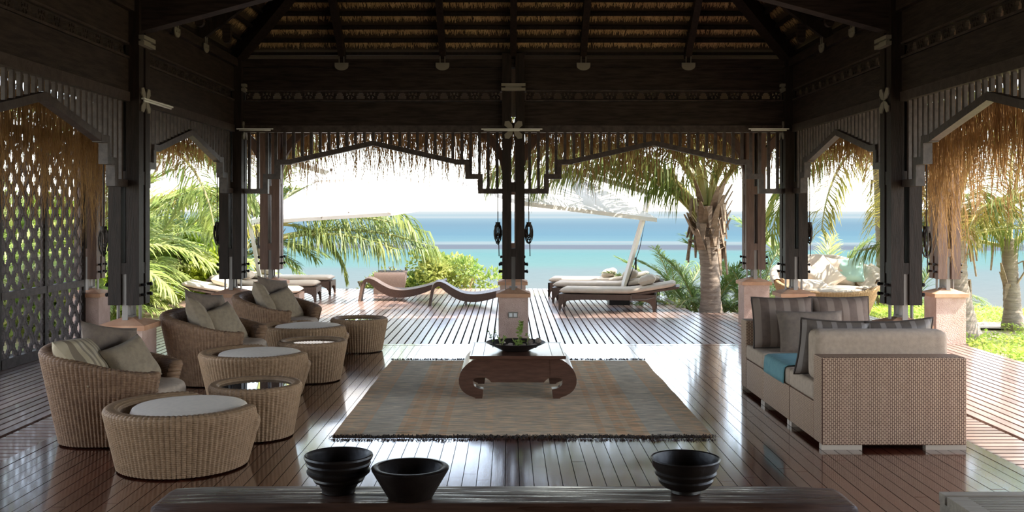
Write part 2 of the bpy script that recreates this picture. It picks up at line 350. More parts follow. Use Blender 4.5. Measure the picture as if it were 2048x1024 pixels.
# ------------------------------------------------------------------ columns
def make_column(inward=(0, -1), braces=()):
    t = empty('column')
    pl = MB().box((0, 0, .29), (.37, .37, .58)).build('plinth', STUCCO, t)
    c = MB(); c.box((0, 0, .6), (.43, .43, .045))
    a = .215; c.add([(-a, -a, .6225), (a, -a, .6225), (a, a, .6225), (-a, a, .6225), (0, 0, .70)], [(0, 1, 4), (1, 2, 4), (2, 3, 4), (3, 0, 4), (0, 3, 2, 1)])
    c.build('plinth_cap', CAPM, pl)
    s = MB(); s.box((0, 0, .88), (.05, .05, .44)); s.box((.0, -.1, .88), (.05, .012, .44)); s.box((.0, .1, .88), (.05, .012, .44)); s.box((-.1, 0, .74), (.012, .05, .2)); s.box((.1, 0, .74), (.012, .05, .2)); s.box((0, 0, .69), (.1, .1, .02))
    s.build('steel_post', STEEL, t)
    return t
def finish_column(t, M, top=3.62, inward=(0, -1), clamp=True, flower=True):
    for sx in (-1, 1):
        for sy in (-1, 1):
            z0 = .80; tb = MB().box((0, 0, (z0+top)/2), (.115, .115, top-z0)).build('timber', M, t, (sx*.0825, sy*.0825, 0))
    for z, h in ((1.13, .1), (1.95, .12)):
        MB().box((0, 0, z), (.052, .27, h)).box((0, 0, z), (.27, .052, h)).build('spacer_block', M, t)
    for z in (.89, .98):
        for sy in (-.0825, .0825):
            MB().tube([(-.185, sy, z), (.185, sy, z)], .012, 8).tube([(-.18, sy, z), (-.165, sy, z)], .02, 6).tube([(.165, sy, z), (.18, sy, z)], .02, 6).build('bolt', BLACK, t)
    ix, iy = inward; q = Matrix.Rotation(atan2(iy, ix), 3, 'Z')
    if flower:
        f = MB()
        for k in range(4):
            an = pi/4+k*pi/2; d = (cos(an), sin(an)); pr = (-d[1], d[0])
            pts = [(0, 0), (.035*pr[0]+.06*d[0], .035*pr[1]+.06*d[1]), (.04*pr[0]+.12*d[0], .04*pr[1]+.12*d[1]), (.15*d[0], .15*d[1]), (-.04*pr[0]+.12*d[0], -.04*pr[1]+.12*d[1]), (-.035*pr[0]+.06*d[0], -.035*pr[1]+.06*d[1])]
            pl = [q @ Vector((.145, y, 2.66+z)) for y, z in pts]+[q @ Vector((.157, y, 2.66+z)) for y, z in pts]
            f.add(pl, [(0, 1, 2, 3, 4, 5), (11, 10, 9, 8, 7, 6)]+[(i, i+6, (i+1) % 6+6, (i+1) % 6) for i in range(6)])
        f.build('petal_bracket', PALEM, t)
    if clamp:
        c = MB()
        for z in (3.165, 3.22): c.box(q @ Vector((.165, 0, z)), (.3 if iy else .05, .05 if iy else .3, .035))
        c.box(q @ Vector((.15, 0, 3.19)), (.2 if iy else .03, .03 if iy else .2, .09)); c.build('wall_clamp', PALEM, t)
def brace(t, d, M, z0=2.05, zt=2.80, r=.55):
    pr = []
    rows = []
    for i in range(11):
        a = pi/2*i/10
        x = .14+r*(1-cos(a)); z = z0+(zt-z0)*sin(a); w_ = .1
        nx, nz = cos(a), -sin(a)*.8
        rows.append([(d*(x), -.05, z), (d*(x), .05, z), (d*max(.13, x-w_*abs(cos(a))), .05, min(zt, z+w_*sin(a)+.02)), (d*max(.13, x-w_*abs(cos(a))), -.05, min(zt, z+w_*sin(a)+.02))])
    MB().grid(rows, closed=True).build('curved_brace', M, t)
cols = []
def col_at(x, y, label, M=TIMBER, inward=(0, -1), outer=False, br=(), rope=()):
    t = make_column(); t.location = (x, y, 0); tag(t, label, 'column', 'pavilion columns on stucco plinths')
    finish_column(t, M, 3.0 if outer else 3.62, inward, not outer, not outer)
    for d in br: brace(t, d, M)
    return t
col_at(XC, YB, 'central back column of the inner row, directly behind the coffee table')
col_at(XC-S, YB, 'inner back corner column on the left, behind the second armchair', inward=(1, 0))
col_at(XC+S, YB, 'inner back corner column on the right, in front of the round daybed', inward=(-1, 0))
col_at(XC-S, YN, 'large near column on the left, behind the nearest armchair', inward=(1, 0))
col_at(XC+S, YN, 'large near column on the right, behind the woven sofa', inward=(-1, 0))
col_at(XC-S, YF, 'left column standing nearest to the camera, just outside the frame', inward=(1, 0))
col_at(XC+S, YF, 'right column standing nearest to the camera, just outside the frame', inward=(-1, 0))
col_at(XOL, YB, 'outer side column at the end of the carved lattice screen', OUTT, outer=True)
col_at(XOR, YB, 'outer side column half hidden by thatch strands, beside the lawn', OUTT, outer=True)
col_at(XC-S, YO, 'sunlit outer back column on the left, beside the far armchair', OUTT, outer=True, br=(1, -1))
col_at(XC, YO, 'outer back column hidden behind the central column, only its sunlit orange cap showing', OUTT, outer=True, br=(1, -1))
col_at(XC+S, YO, 'sunlit reddish outer back column on the right, beside the thick palm trunk', OUTT, outer=True, br=(1, -1))

def rope_coil(x, y, label, seed):
    rr = random.Random(seed); m = MB()
    m.tube([(0, 0, .62), (0, 0, .0)], .006, 5)
    for k in range(6):
        wd = rr.uniform(.03, .055); ln = rr.uniform(.16, .28); ph = rr.uniform(0, 6.28)
        pts = []
        for i in range(15):
            a = 2*pi*i/14; rx = wd*sin(a)
            pts.append((rx*cos(ph), rx*sin(ph), -ln/2+ln/2*cos(a)))
        m.tube(pts, .008, 5, False)
    m.tube([(-.0, 0, .01), (0, 0, -.05)], .03, 8)
    m.tube([(.01, 0, -.2), (.015, .01, -.42)], .006, 5)
    m.build('blind_cord', ROPE, None, (x, y, 1.46), smooth=True, label=label, category=None) if 0 else tag(m.build('blind_cord', ROPE, None, (x, y, 1.5), smooth=True), label, 'cord', 'cords tied to the columns')
rope_coil(XC-S-.235, YN, 'dark coiled cord hanging on the outer side of the near left column', 1)
rope_coil(XC+S+.235, YN, 'dark coiled cord hanging on the outer side of the near right column', 2)
rope_coil(XC-S-.2, YB, 'dark coiled cord hanging beside the inner back corner column on the left', 3)
rope_coil(XC+S+.2, YB, 'dark coiled cord hanging beside the inner back corner column on the right', 4)
rope_coil(XC-.195, YB, 'dark coiled cord on the left side of the central column', 5)
rope_coil(XC+.195, YB, 'dark coiled cord on the right side of the central column', 6)

# ------------------------------------------------------------------ beams, carved bands and arched slat friezes
def fret_band(L, h=.105, t=.03, per=.262, cell=.0131):
    m = MB(); nx = int(L/cell); nz = 8; cz = h/nz
    def hole(u, z):
        v = (u % per)/per; zz = z/h
        if .30 < v < .70: # dome with ribs
            r = sqrt(((v-.5)/.2)**2+((zz-.15)/.75)**2); return r < 1 and zz > .15
        for (a, b) in ((.0, .75), (1.0, .75), (.08, .3), (.92, .3), (.17, .72), (.83, .72)):
            if abs(v-a)/.055+abs(zz-b)/.22 < 1: return True
        return False
    H = [[hole((i+.5)*cell, (k+.5)*cz) for k in range(nz)] for i in range(nx)]
    for i in range(nx):
        k = 0
        while k < nz:
            if H[i][k]: k += 1; continue
            k2 = k
            while k2 < nz and not H[i][k2]: k2 += 1
            m.box(((i+.5)*cell-L/2, 0, (k+k2)/2*cz), (cell*1.02, t, (k2-k)*cz)); k = k2
    return m.mesh('carved_band', BEAM)
BAND = fret_band(3.2)
def bay(par, o, d, off=(0, 0)):
    """o centre of bay at floor, d unit vector along bay; boards, carved band, arch and slats"""
    d = Vector((d[0], d[1], 0)); o = Vector((o[0], o[1], 0)); rz = atan2(d.y, d.x); nrm = Vector((-d.y, d.x, 0))
    P = lambda u, z, v=0: o+d*u+nrm*v+Vector((0, 0, z))
    def c(name, u, z, lu, lz, t, M=BEAM, v=0): return cube(name, P(u, z, v), (lu, t, lz), M, par, (0, 0, rz))
    w_ = 2*1.765-.26
    c('lower_board', 0, 2.87, w_, .30, .09)
    c('base_moulding', 0, 2.68, w_, .085, .12, RAIL)
    c('cover_strip', 0, 3.035, w_, .02, .11, RAIL)
    link('carved_band', BAND, par, P(0, 3.045), (0, 0, rz))
    c('cover_strip', 0, 3.16, w_, .02, .11, RAIL)
    c('upper_board', 0, 3.31, w_, .28, .09)
    c('top_plate', 0, 3.50, w_+.26, .1, .2, BEAM)
    # arch rails
    for s in (-1, 1):
        a, b = P(0, 2.505), P(s*1.06, 2.265); dd = (b-a)
        m = MB(); n0 = nrm*.038; up = Vector((0, 0, .032))
        vs = [a-n0-up, a+n0-up, a+n0+up, a-n0+up, b-n0-up, b+n0-up, b+n0+up, b-n0+up]
        m.add(vs, [(0, 3, 2, 1), (4, 5, 6, 7), (0, 1, 5, 4), (1, 2, 6, 5), (2, 3, 7, 6), (3, 0, 4, 7)]).build('arch_rail', RAIL, par)
        c('step_rail', s*1.12, 2.265, .18, .064, .08, RAIL)
        c('step_riser', s*1.19, 2.17, .062, .14, .078, RAIL)
        c('step_rail', s*1.27, 2.085, .22, .064, .08, RAIL)
        c('step_riser', s*1.35, 1.99, .062, .14, .078, RAIL)
        c('step_rail', s*1.48, 1.90, .32, .064, .08, RAIL)
    k = -14
    while k <= 14:
        u = k*.1115; au = abs(u)
        zb = 2.54-.24*au/1.06 if au < 1.06 else (2.297 if au < 1.2 else (2.117 if au < 1.36 else 1.932))
        if 2.64-zb > .06: c('slat', u, (2.64+zb)/2, .036, 2.64-zb, .03, RAIL, .0)
        k += 1
wb = empty('wall_back', kind='structure'); wl = empty('wall_left', kind='structure'); wr = empty('wall_right', kind='structure')
for s in (-1, 1): bay(wb, (XC+s*S/2, YB), (1, 0))
for yy in (YB-S/2, YN-S/2): bay(wl, (XC-S, yy), (0, 1)); bay(wr, (XC+S, yy), (0, 1))
# beams of the outer row
tb = empty('trim_1', kind='structure')
cube('outer_beam', (.1, YO, 2.86), (11.0, .12, .16), OUTT, tb)
cube('outer_beam', (XOL, 9.2, 2.86), (.12, 11.6, .16), OUTT, tb); cube('outer_beam', (XOR, 9.2, 2.86), (.12, 11.6, .16), OUTT, tb)
def tube_light(x, y, rz, label, ln=.76):
    t = empty('tube_light', (x, y, 2.655), rz); tag(t, label, 'light', 'slim white tube lights under the beams')
    MB().box((0, 0, .014), (ln, .03, .014)).build('housing', WHITE, t)
    MB().tube([(-ln/2+.03, 0, -.003), (ln/2-.03, 0, -.003)], .009, 8).build('tube', WHITE, t, smooth=True)
tube_light(XC-.02, YB-.16, 0, 'white tube light across the central column below the back beam')
tube_light(XC-S+.16, YN+.3, pi/2, 'white tube light on the near left column below the side beam', .8)
tube_light(XC-S+.32, YB-.19, 0, 'white tube light at the left back corner below the beam', .45)
tube_light(XC+S-.36, YB-.19, 0, 'white tube light at the right back corner below the beam', .5)

cube('added_shade_wall_rear', (XC, -4.7, 1.75), (8.0, .15, 3.6), BEAM)['kind'] = 'structure'  # unseen dark wall added behind the camera to keep camera-facing sides dim
for nm_, xx_ in (('added_shade_wall_left', XC-S), ('added_shade_wall_right', XC+S)): cube(nm_, (xx_, -1.2, 1.3), (.12, 7.0, 2.6), BEAM)['kind'] = 'structure'  # unseen side walls added, cutting the fill light from beside the camera
# ------------------------------------------------------------------ roof
ceil = empty('ceiling', kind='structure')
ZP = 3.56; TAN = math.tan(R(38)); x0, x1, ya, yb = XC-S, XC+S, -4.8, YB
rh = ZP+S*TAN; ry0, ry1 = ya+S, yb-S
EX0, EX1, EY0, EY1, EZ = -5.3, 5.42, -6.6, 15.25, 2.93
def roof(dz, ex):
    return [(x0, ya, ZP+dz), (x1, ya, ZP+dz), (x1, yb, ZP+dz), (x0, yb, ZP+dz), (XC, ry0, rh+dz), (XC, ry1, rh+dz),
            (EX0-ex, EY0-ex, EZ+dz), (EX1+ex, EY0-ex, EZ+dz), (EX1+ex, EY1+ex, EZ+dz), (EX0-ex, EY1+ex, EZ+dz)]
RF = [(0, 1, 4), (1, 2, 5, 4), (2, 3, 5), (3, 0, 4, 5), (6, 7, 1, 0), (7, 8, 2, 1), (8, 9, 3, 2), (9, 6, 0, 3)]
m = MB().add(roof(.12, 0), RF).add(roof(.28, .06), RF)
m.f += [(6, 7, 17, 16), (7, 8, 18, 17), (8, 9, 19, 18), (9, 6, 16, 19)]
m.build('thatch', THATCH, ceil)
# battens and reed courses on the three slopes seen
def slope(axis):
    bt = []; cs = MB(); d = 0; k = 0
    while d < 1.9:
        z = ZP+d*TAN+.07
        if axis == 'b': a, b = (x0+d, yb-d, z), (x1-d, yb-d, z)
        elif axis == 'l': a, b = (x0+d, YF-1, z), (x0+d, yb-d, z)
        else: a, b = (x1-d, YF-1, z), (x1-d, yb-d, z)
        MB().bar(a, b, .045, .035).build('batten', TIMBER, ceil)
        L_ = (Vector(b)-Vector(a)).length; dirv = (Vector(b)-Vector(a)).normalized()
        inn = {'b': Vector((0, -1, TAN)), 'l': Vector((1, 0, TAN)), 'r': Vector((-1, 0, TAN))}[axis].normalized()
        for q in range(int(L_*(230 if axis == 'b' else 130))):
            for off in (.02,):
                p0 = Vector(a)+dirv*rnd.uniform(0, L_)+inn*(off+.10+rnd.uniform(0, .03))+Vector((0, 0, .045))
                p1 = p0-inn*rnd.uniform(.03, .065)+dirv*rnd.uniform(-.025, .025)-Vector((0, 0, rnd.uniform(.0, .035)))
                wv = dirv*.004
                cs.add([p0-wv, p0+wv, p1+wv*.5, p1-wv*.5], [(0, 1, 2, 3)])
        d += .17; k += 1
    cs.build('reed_course', REED, ceil, kind='stuff')
for ax in 'blr': slope(ax)
def rafter(foot, top, plate=True, M=TIMBER, wd=.075, dp=.13, plate_dir=(0, -1)):
    MB().bar(foot, top, wd, dp).build('rafter', M, ceil)
def half_plate(x, y, rz):
    m = MB(); pts = [(-.085, .04)]+[(-.085*cos(a), -.055*sin(a)+.0) for a in [pi*i/12 for i in range(13)]]+[(.085, .04)]
    m.prism(pts, -.012, .0)
    for sx in (-.035, .035): m.tube([(sx, -.02, .0), (sx, -.012, .0)], .01, 6)
    for sx in (-.03, .03): m.box((sx, -.006, .09), (.007, .012, .14))
    m.build('rafter_plate', PALEM, ceil, (x, y, ZP-.1), (0, 0, rz))
for xr in (-2.09, -.83, .93, 2.24, XC):
    xi = xr
    lim = S-abs(xr-XC)
    rafter((xr, YB-.02, ZP+.02), (xr, YB-min(lim, 3.2), ZP-.02+min(lim, 3.2)*TAN), wd=.08)
    if xr != XC: half_plate(xr, YB-.115, 0)
for yr in (6.6, 7.7, 8.4, 10.35, 11.35):
    for s in (-1, 1):
        xx = XC+s*S
        lim = 2.6 if yr < 10 else min(2.6, YB-yr)
        rafter((xx-s*.02, yr, ZP+.02), (xx-s*lim, yr, ZP-.02+lim*TAN), wd=.08)
        half_plate(xx-s*.115, yr, s*pi/2*-1)
        m = MB(); pts = [(-.045, .06)]+[(-.045*cos(a), -.05*sin(a)-.1) for a in [pi*i/8 for i in range(9)]]+[(.045, .06)]
        m.prism(pts, -.03, .03); m.build('rafter_tail', BEAM, ceil, (xx-s*.35, yr-.0, ZP+.1), (0, 0, 0))
for s in (-1, 1):
    MB().bar((XC+s*(S-.02), YB-.02, ZP+.0), (XC+s*.2, YB-S+.2, rh-.3), .14, .2).build('hip_rafter', TIMBER, ceil)
    MB().bar((XC+s*S, YN, 3.39), (XC+s*.1, YN, 3.39+3.43*.27), .16, .28).build('truss_chord', BEAM, ceil)
    MB().bar((XC+s*S, YF, 3.39), (XC+s*.1, YF, 3.39+3.43*.27), .16, .28).build('truss_chord', BEAM, ceil)
# raffia fringe hanging from the eave
def fringe(name, along, ln, dens, seed, jit=.16, wd=(.0018, .0042)):
    """layered raffia strands; along(t)->point, tangent, outward; ln(t)->(dense length, longest)"""
    rr = random.Random(seed); m = MB()
    L_ = (along(1)[0]-along(0)[0]).length
    for q in range(int(L_*dens)):
        t = rr.random(); p, tg, out = along(t); lo, hi = ln(t)
        cl = noise.noise((t*L_*1.9, seed*3.1, 0))*.5+.5
        tot = lo+(hi-lo)*rr.random()**2.2*(.45+.85*cl)
        st_ = rr.uniform(0, max(0, tot-.35)) if rr.random() < .75 else 0
        l = tot-st_
        p = p+out*rr.uniform(-jit, jit)+Vector((0, 0, rr.uniform(-.02, .12)-st_))
        wv = (tg*cos(rr.uniform(0, pi))+out*rr.uniform(-.6, .6)).normalized()*rr.uniform(*wd)
        dr = tg*rr.gauss(0, .05)+out*rr.gauss(.01, .05); k_ = rr.uniform(0, 6.28); pts = []
        for i in range(4):
            s = i/3; pts.append(p+dr*(s*s*l*2)+tg*.014*sin(s*6+k_)+Vector((0, 0, -l*s)))
        vs = []
        for i, c in enumerate(pts):
            f = (1, 1, .8, .25)[i]; vs += [c-wv*f, c+wv*f]
        m.add(vs, [(0, 1, 3, 2), (2, 3, 5, 4), (4, 5, 7, 6)])
    m.build(name, STRAW, ceil, kind='stuff')
fringe('back_eave_fringe', lambda t: (Vector((EX0+(EX1-EX0)*t, EY1, EZ)), Vector((1, 0, 0)), Vector((0, 1, 0))), lambda t: (.4, 1.15), 620, 1, .16, (.0026, .0055))
def side(x, s): return lambda t: (Vector((x, 4.5+(EY1-4.5)*t, EZ)), Vector((0, 1, 0)), Vector((s, 0, 0)))
def sl(t):
    y = 4.5+(EY1-4.5)*t
    return (.35, .9) if y > 13.3 else ((.75, 2.0) if y > 11.8 else ((.65, 1.6) if y > 9.6 else (.2, .6)))  # nearest strands, out of view, kept short to let sun onto the deck
fringe('left_eave_fringe', side(EX0+.28, -1), sl, 720, 2, .2, (.002, .005)); fringe('right_eave_fringe', side(EX1-.22, 1), sl, 800, 3, .2, (.002, .0055))

# ------------------------------------------------------------------ carved lattice screen on the left
def fret(w_, h, t=.022, cell=.0102):
    m = MB(); nx = round(w_/cell); nz = round(h/cell); PX, PZ = .26, .24
    def hole(u, z):
        for ox, oz in ((0, 0), (.5, .5)):
            a = ((u/PX-ox+.5) % 1-.5)*PX; b = ((z/PZ-oz+.5) % 1-.5)*PZ
            if (a/.046)**2+(b/.078)**2 < 1 or (abs(a) < .062 and abs(b) < .024): return True
            for qx, qz in ((.075, .045), (.075, -.045), (-.075, .045), (-.075, -.045), (.1, 0), (-.1, 0), (.034, .1), (-.034, .1), (.034, -.1), (-.034, -.1)):
                if (a-qx)**2+(b-qz)**2 < .0165**2: return True
        return False
    H = [[hole((i+.5)*cell, (k+.5)*cell) for k in range(nz)] for i in range(nx)]
    for i in range(nx):
        k = 0
        while k < nz:
            if H[i][k]: k += 1; continue
            k2 = k
            while k2 < nz and not H[i][k2]: k2 += 1
            m.box((0, (i+.5)*cell-w_/2, (k+k2)/2*cell), (t, cell*1.02, (k2-k)*cell)); k = k2
    return m.mesh('fretwork', LATT)
scr = empty('lattice_screen', (XOL, 11.1, 0)); tag(scr, 'tall carved fretwork lattice screen in a dark frame along the left side', 'screen')
FU, FD = fret(1.0, 1.70), fret(1.0, .62)
for i in range(3):
    y = 12.15-1.05*i-11.1
    link('fretwork_panel', FU, scr, (0, y, .80)); link('fretwork_panel', FD, scr, (0, y, .10))
    cube('stile', (0, y-.525, 1.27), (.055, .055, 2.54), TIMBER, scr)
    for z, hh in ((.05, .1), (.76, .08), (2.53, .08)): cube('rail', (0.002, y, z), (.06, 1.0, hh), LATT, scr)
cube('stile', (0, 1.575, 1.27), (.055, .055, 2.54), TIMBER, scr)
# ------------------------------------------------------------------ rug
RX0, RX1, RY0, RY1 = -1.29, 1.49, 7.47, 11.25
def rugmat():
    m = mat('woven_rug', (.36, .28, .2), .95, (.27, .22, .165), 10, (1, 5, 1), .5, 60)
    N = m.node_tree; n = N.nodes; L = N.links; b = n['Principled BSDF']
    tc = [q for q in n if q.bl_idname == 'ShaderNodeTexCoord'][0]; mix = [q for q in n if q.bl_idname == 'ShaderNodeMix'][0]
    sx = n.new('ShaderNodeSeparateXYZ'); L.new(tc.outputs['Object'], sx.inputs[0])
    ab = n.new('ShaderNodeMath'); ab.operation = 'ABSOLUTE'; L.new(sx.outputs[0], ab.inputs[0])
    dv = n.new('ShaderNodeMath'); dv.operation = 'DIVIDE'; dv.inputs[1].default_value = 1.4; L.new(ab.outputs[0], dv.inputs[0])
    cr = n.new('ShaderNodeValToRGB'); cr.color_ramp.interpolation = 'CONSTANT'; e = cr.color_ramp.elements
    T, O, G, D = (.78, .53, .31, 1), (.76, .47, .25, 1), (.70, .59, .44, 1), (.74, .53, .33, 1)
    st = [(0, D), (.16, T), (.2, D), (.40, O), (.44, D), (.5, O), (.55, T), (.58, O), (.64, T), (.665, G), (.84, T), (.86, D), (.93, T)]
    e[0].position = 0; e[0].color = D; e[1].position = .16; e[1].color = T
    for p, c in st[2:]:
        q = e.new(p); q.color = c
    L.new(dv.outputs[0], cr.inputs[0])
    # weft noise, stretched along x, and small diamonds
    nz = n.new('ShaderNodeTexNoise'); mp = n.new('ShaderNodeMapping'); mp.inputs['Scale'].default_value = (5, 42, 1); nz.inputs['Scale'].default_value = 1; nz.inputs['Detail'].default_value = 5
    L.new(tc.outputs['Object'], mp.inputs[0]); L.new(mp.outputs[0], nz.inputs['Vector'])
    mr = n.new('ShaderNodeMapRange'); mr.inputs[1].default_value = .3; mr.inputs[2].default_value = .72; mr.inputs[3].default_value = .6; mr.inputs[4].default_value = 1.7; L.new(nz.outputs['Fac'], mr.inputs[0])
    hs = n.new('ShaderNodeHueSaturation'); L.new(cr.outputs[0], hs.inputs['Color']); L.new(mr.outputs[0], hs.inputs['Value'])
    n2 = n.new('ShaderNodeTexNoise'); n2.inputs['Scale'].default_value = 9; n2.inputs['Detail'].default_value = 3; L.new(tc.outputs['Object'], n2.inputs['Vector'])
    m2 = n.new('ShaderNodeMix'); m2.data_type = 'RGBA'; r2 = n.new('ShaderNodeMapRange'); r2.inputs[1].default_value = .5; r2.inputs[2].default_value = .62; r2.inputs[4].default_value = .55
    L.new(n2.outputs['Fac'], r2.inputs[0]); L.new(r2.outputs[0], m2.inputs['Factor']); L.new(hs.outputs[0], m2.inputs['A']); m2.inputs['B'].default_value = (.66, .53, .37, 1)
    L.new(m2.outputs['Result'], b.inputs['Base Color']); return m
rug = empty('rug', ((RX0+RX1)/2, (RY0+RY1)/2, 0)); tag(rug, 'tan and grey-green striped woven rug under the coffee table', 'rug')
rw, rl = RX1-RX0, RY1-RY0; rows = []
for j in range(61):
    y = -rl/2+rl*j/60
    rows.append([(-rw/2+rw*i/40+(.02*noise.noise((y*1.3, 4, 0)) if i in (0, 40) else 0), y, .010+.004*noise.noise((i*.35, j*.35, 2))) for i in range(41)])
m = MB().grid(rows); m.grid([[(p[0], p[1], .001) for p in (r[0], r[-1])] for r in rows]); m.build('pile', rugmat(), rug, smooth=True)
m = MB()
for sy in (-1, 1):
    for q in range(900):
        x = rnd.uniform(-rw/2-.01, rw/2+.01); l = rnd.uniform(.03, .085)*(1+.9*max(0, noise.noise((x*6, sy*3, 0)))); dx = rnd.gauss(0, .018)
        y = sy*rl/2; wv = Vector((.0028, 0, 0))
        p0 = Vector((x, y, .012)); p1 = Vector((x+dx*.5, y+sy*l*.6, rnd.uniform(.008, .03))); p2 = Vector((x+dx*1.4, y+sy*l, .004))
        m.add([p0-wv, p0+wv, p1+wv, p1-wv, p2+wv*.5, p2-wv*.5], [(0, 1, 2, 3), (3, 2, 4, 5)])
m.build('fringe', PIPE, rug, kind='stuff')

# ------------------------------------------------------------------ coffee table
ct = empty('coffee_table', (.076, 9.38, .012)); tag(ct, 'low dark rosewood coffee table with inward scrolling feet, standing on the rug', 'table')
LEG = [(.35, .345), (.392, .335), (.425, .315), (.456, .288), (.485, .255), (.504, .215), (.515, .17), (.513, .13), (.503, .098), (.484, .068), (.458, .046), (.425, .027), (.39, .014), (.372, .008), (.37, 0), (.31, 0), (.306, .024), (.302, .055), (.30, .081), (.318, .083), (.334, .086), (.35, .091), (.366, .099), (.38, .112), (.389, .13), (.392, .15), (.388, .166), (.378, .176), (.366, .181), (.35, .183), (.284, .182), (.284, .345)]
for sx in (-1, 1):
    for ya_, yb_ in ((-.44, -.33), (.33, .44)):
        MB().prism([(sx*x, z) for x, z in LEG], ya_, yb_).build('leg', TABLEW, ct, smooth='auto')
    out = [p for p in LEG[1:9]]; inn_ = [(x-.035, z-.012) for x, z in out][::-1]
    MB().prism([(sx*x, z) for x, z in out+inn_], -.332, .332).build('side_panel', TABLEW, ct, smooth='auto')
for ya_, yb_ in ((-.435, -.38), (.38, .435)):
    ap = [(-.285, .345), (-.285, .182), (-.262, .172), (-.248, .161), (-.23, .141), (.23, .141), (.248, .161), (.262, .172), (.285, .182), (.285, .345)]
    MB().prism(ap, ya_, yb_).build('apron', TABLEW, ct)
for a, b in ((-.405, -.302), (-.298, .298), (.302, .405)):
    MB().box(((a+b)/2, 0, .36), (b-a, .9, .03)).build('top_board', TABLEW, ct)
MB().box((0, -.452, .361), (.84, .02, .03)).box((0, .452, .361), (.84, .02, .03)).box((-.41, 0, .361), (.02, .9, .028)).box((.41, 0, .361), (.02, .9, .028)).build('top_edge', TABLEW, ct)
TZ = .012+.375
# planter tray with its contents
def lathe_thing(name, prof, m_, loc, label, cat, n=48, smooth='auto', sq=1, **k):
    mb = MB().lathe(prof, n); mb.v = [(x, y*sq, z) for x, y, z in mb.v]
    return tag(mb.build(name, m_, None, loc, smooth=smooth), label, cat, **k)
bx, by = .06, 9.28
lathe_thing('shallow_dish', [(.11, 0), (.125, .004), (.2, .04), (.272, .074), (.268, .078), (.2, .048), (.1, .022), (0, .02)], PEWTER, (bx, by, TZ), 'wide shallow dark dish of pebbles and sprigs on the coffee table', 'dish')
sm = MB().lathe([(0, .0), (.03, .004), (.042, .018), (.036, .034), (.018, .042), (0, .043)], 10).mesh('pebble', STONE, True)
k = 0
while k < 22:
    a = rnd.uniform(0, 2*pi); r = .19*sqrt(rnd.random()); 
    o = link('pebble', sm, None, (bx+r*cos(a), by+r*sin(a), TZ+.024+.12*max(0, r-.1)+.3*max(0, r-.15)), (0, 0, a)); s_ = rnd.uniform(.45, .75)
    o.scale = (s_*1.2, s_, s_*.9); tag(o, 'small pale pebble lying in the shallow dish', 'pebble', 'pebbles in the dish'); k += 1
def leaf(m, p, d, l, w_):
    d = Vector(d).normalized(); s = d.cross(Vector((rnd.uniform(-1, 1), rnd.uniform(-1, 1), rnd.uniform(-.2, 1)))).normalized()*w_/2
    p = Vector(p); m.add([p, p+d*l*.45+s, p+d*l, p+d*l*.45-s], [(0, 1, 2, 3)])
def sprig(x, y, h, nleaf, sp, label, M=SPRIG, ls=.028, stems=2):
    t = empty('sprig', (x, y, TZ+.028)); tag(t, label, 'plant')
    st = MB(); lf = MB()
    for q in range(stems):
        a = rnd.uniform(0, 6.28); tip = Vector((sp*cos(a), sp*sin(a), h*rnd.uniform(.75, 1)))
        pts = [(0, 0, 0), tip*.5+Vector((0, 0, h*.06)), tip]; st.tube(pts, .003, 5)
        for w2 in range(nleaf):
            f = rnd.uniform(.3, 1); p = tip*f+Vector((0, 0, h*.06*sin(f*pi)))
            leaf(lf, p, (rnd.gauss(0, 1), rnd.gauss(0, 1), rnd.uniform(-.2, .8)), ls*rnd.uniform(.7, 1.3), ls*.7)
    st.build('stem', CANE if M is SPRIG else BLACK, t); lf.build('leaves', M, t, kind='stuff')
sprig(bx+.02, by, .24, 14, .03, 'tallest leafy sprig in the middle of the dish', stems=3, ls=.034)
sprig(bx-.13, by-.02, .13, 9, .04, 'short pale green sprig left of the middle of the dish', ls=.024, stems=3)
sprig(bx+.03, by-.1, .09, 12, .06, 'low spreading green sprig at the front of the dish', ls=.028, stems=4)
sprig(bx+.11, by+.05, .13, 6, .02, 'thin green sprig between the middle one and the seed balls', ls=.02, stems=2)
sprig(bx-.205, by-.01, .17, 9, .04, 'dark wispy twig trailing over the left rim of the dish', ARECAD, .02, 3)
for i, (dx, dz, r_, lb) in enumerate(((.135, .075, .026, 'dry round seed ball nearest to the sprigs in the dish'), (.205, .085, .03, 'dry round seed ball on the right rim of the dish'), (.175, .045, .024, 'lowest of the three dry seed balls in the dish'))):
    tag(MB().lathe([(r_*sin(a), -r_*cos(a)) for a in [pi*q/10 for q in range(11)]], 16).build('seed_ball', POD, None, (bx+dx, by+.0, TZ+dz), smooth=True), lb, 'seed ball', 'seed balls in the dish')
# socket on the plinth
so = empty('wall_socket', (XC-.005, YB-.186, .36)); tag(so, 'small pale electrical socket plate on the plinth behind the coffee table', 'socket')
cv = MB().box((0, -.005, 0), (.12, .01, .075)).build('cover_plate', PALEM, so); MB().box((-.028, -.012, 0), (.04, .006, .045)).box((.028, -.012, 0), (.04, .006, .045)).build('outlet', WHITE, cv)

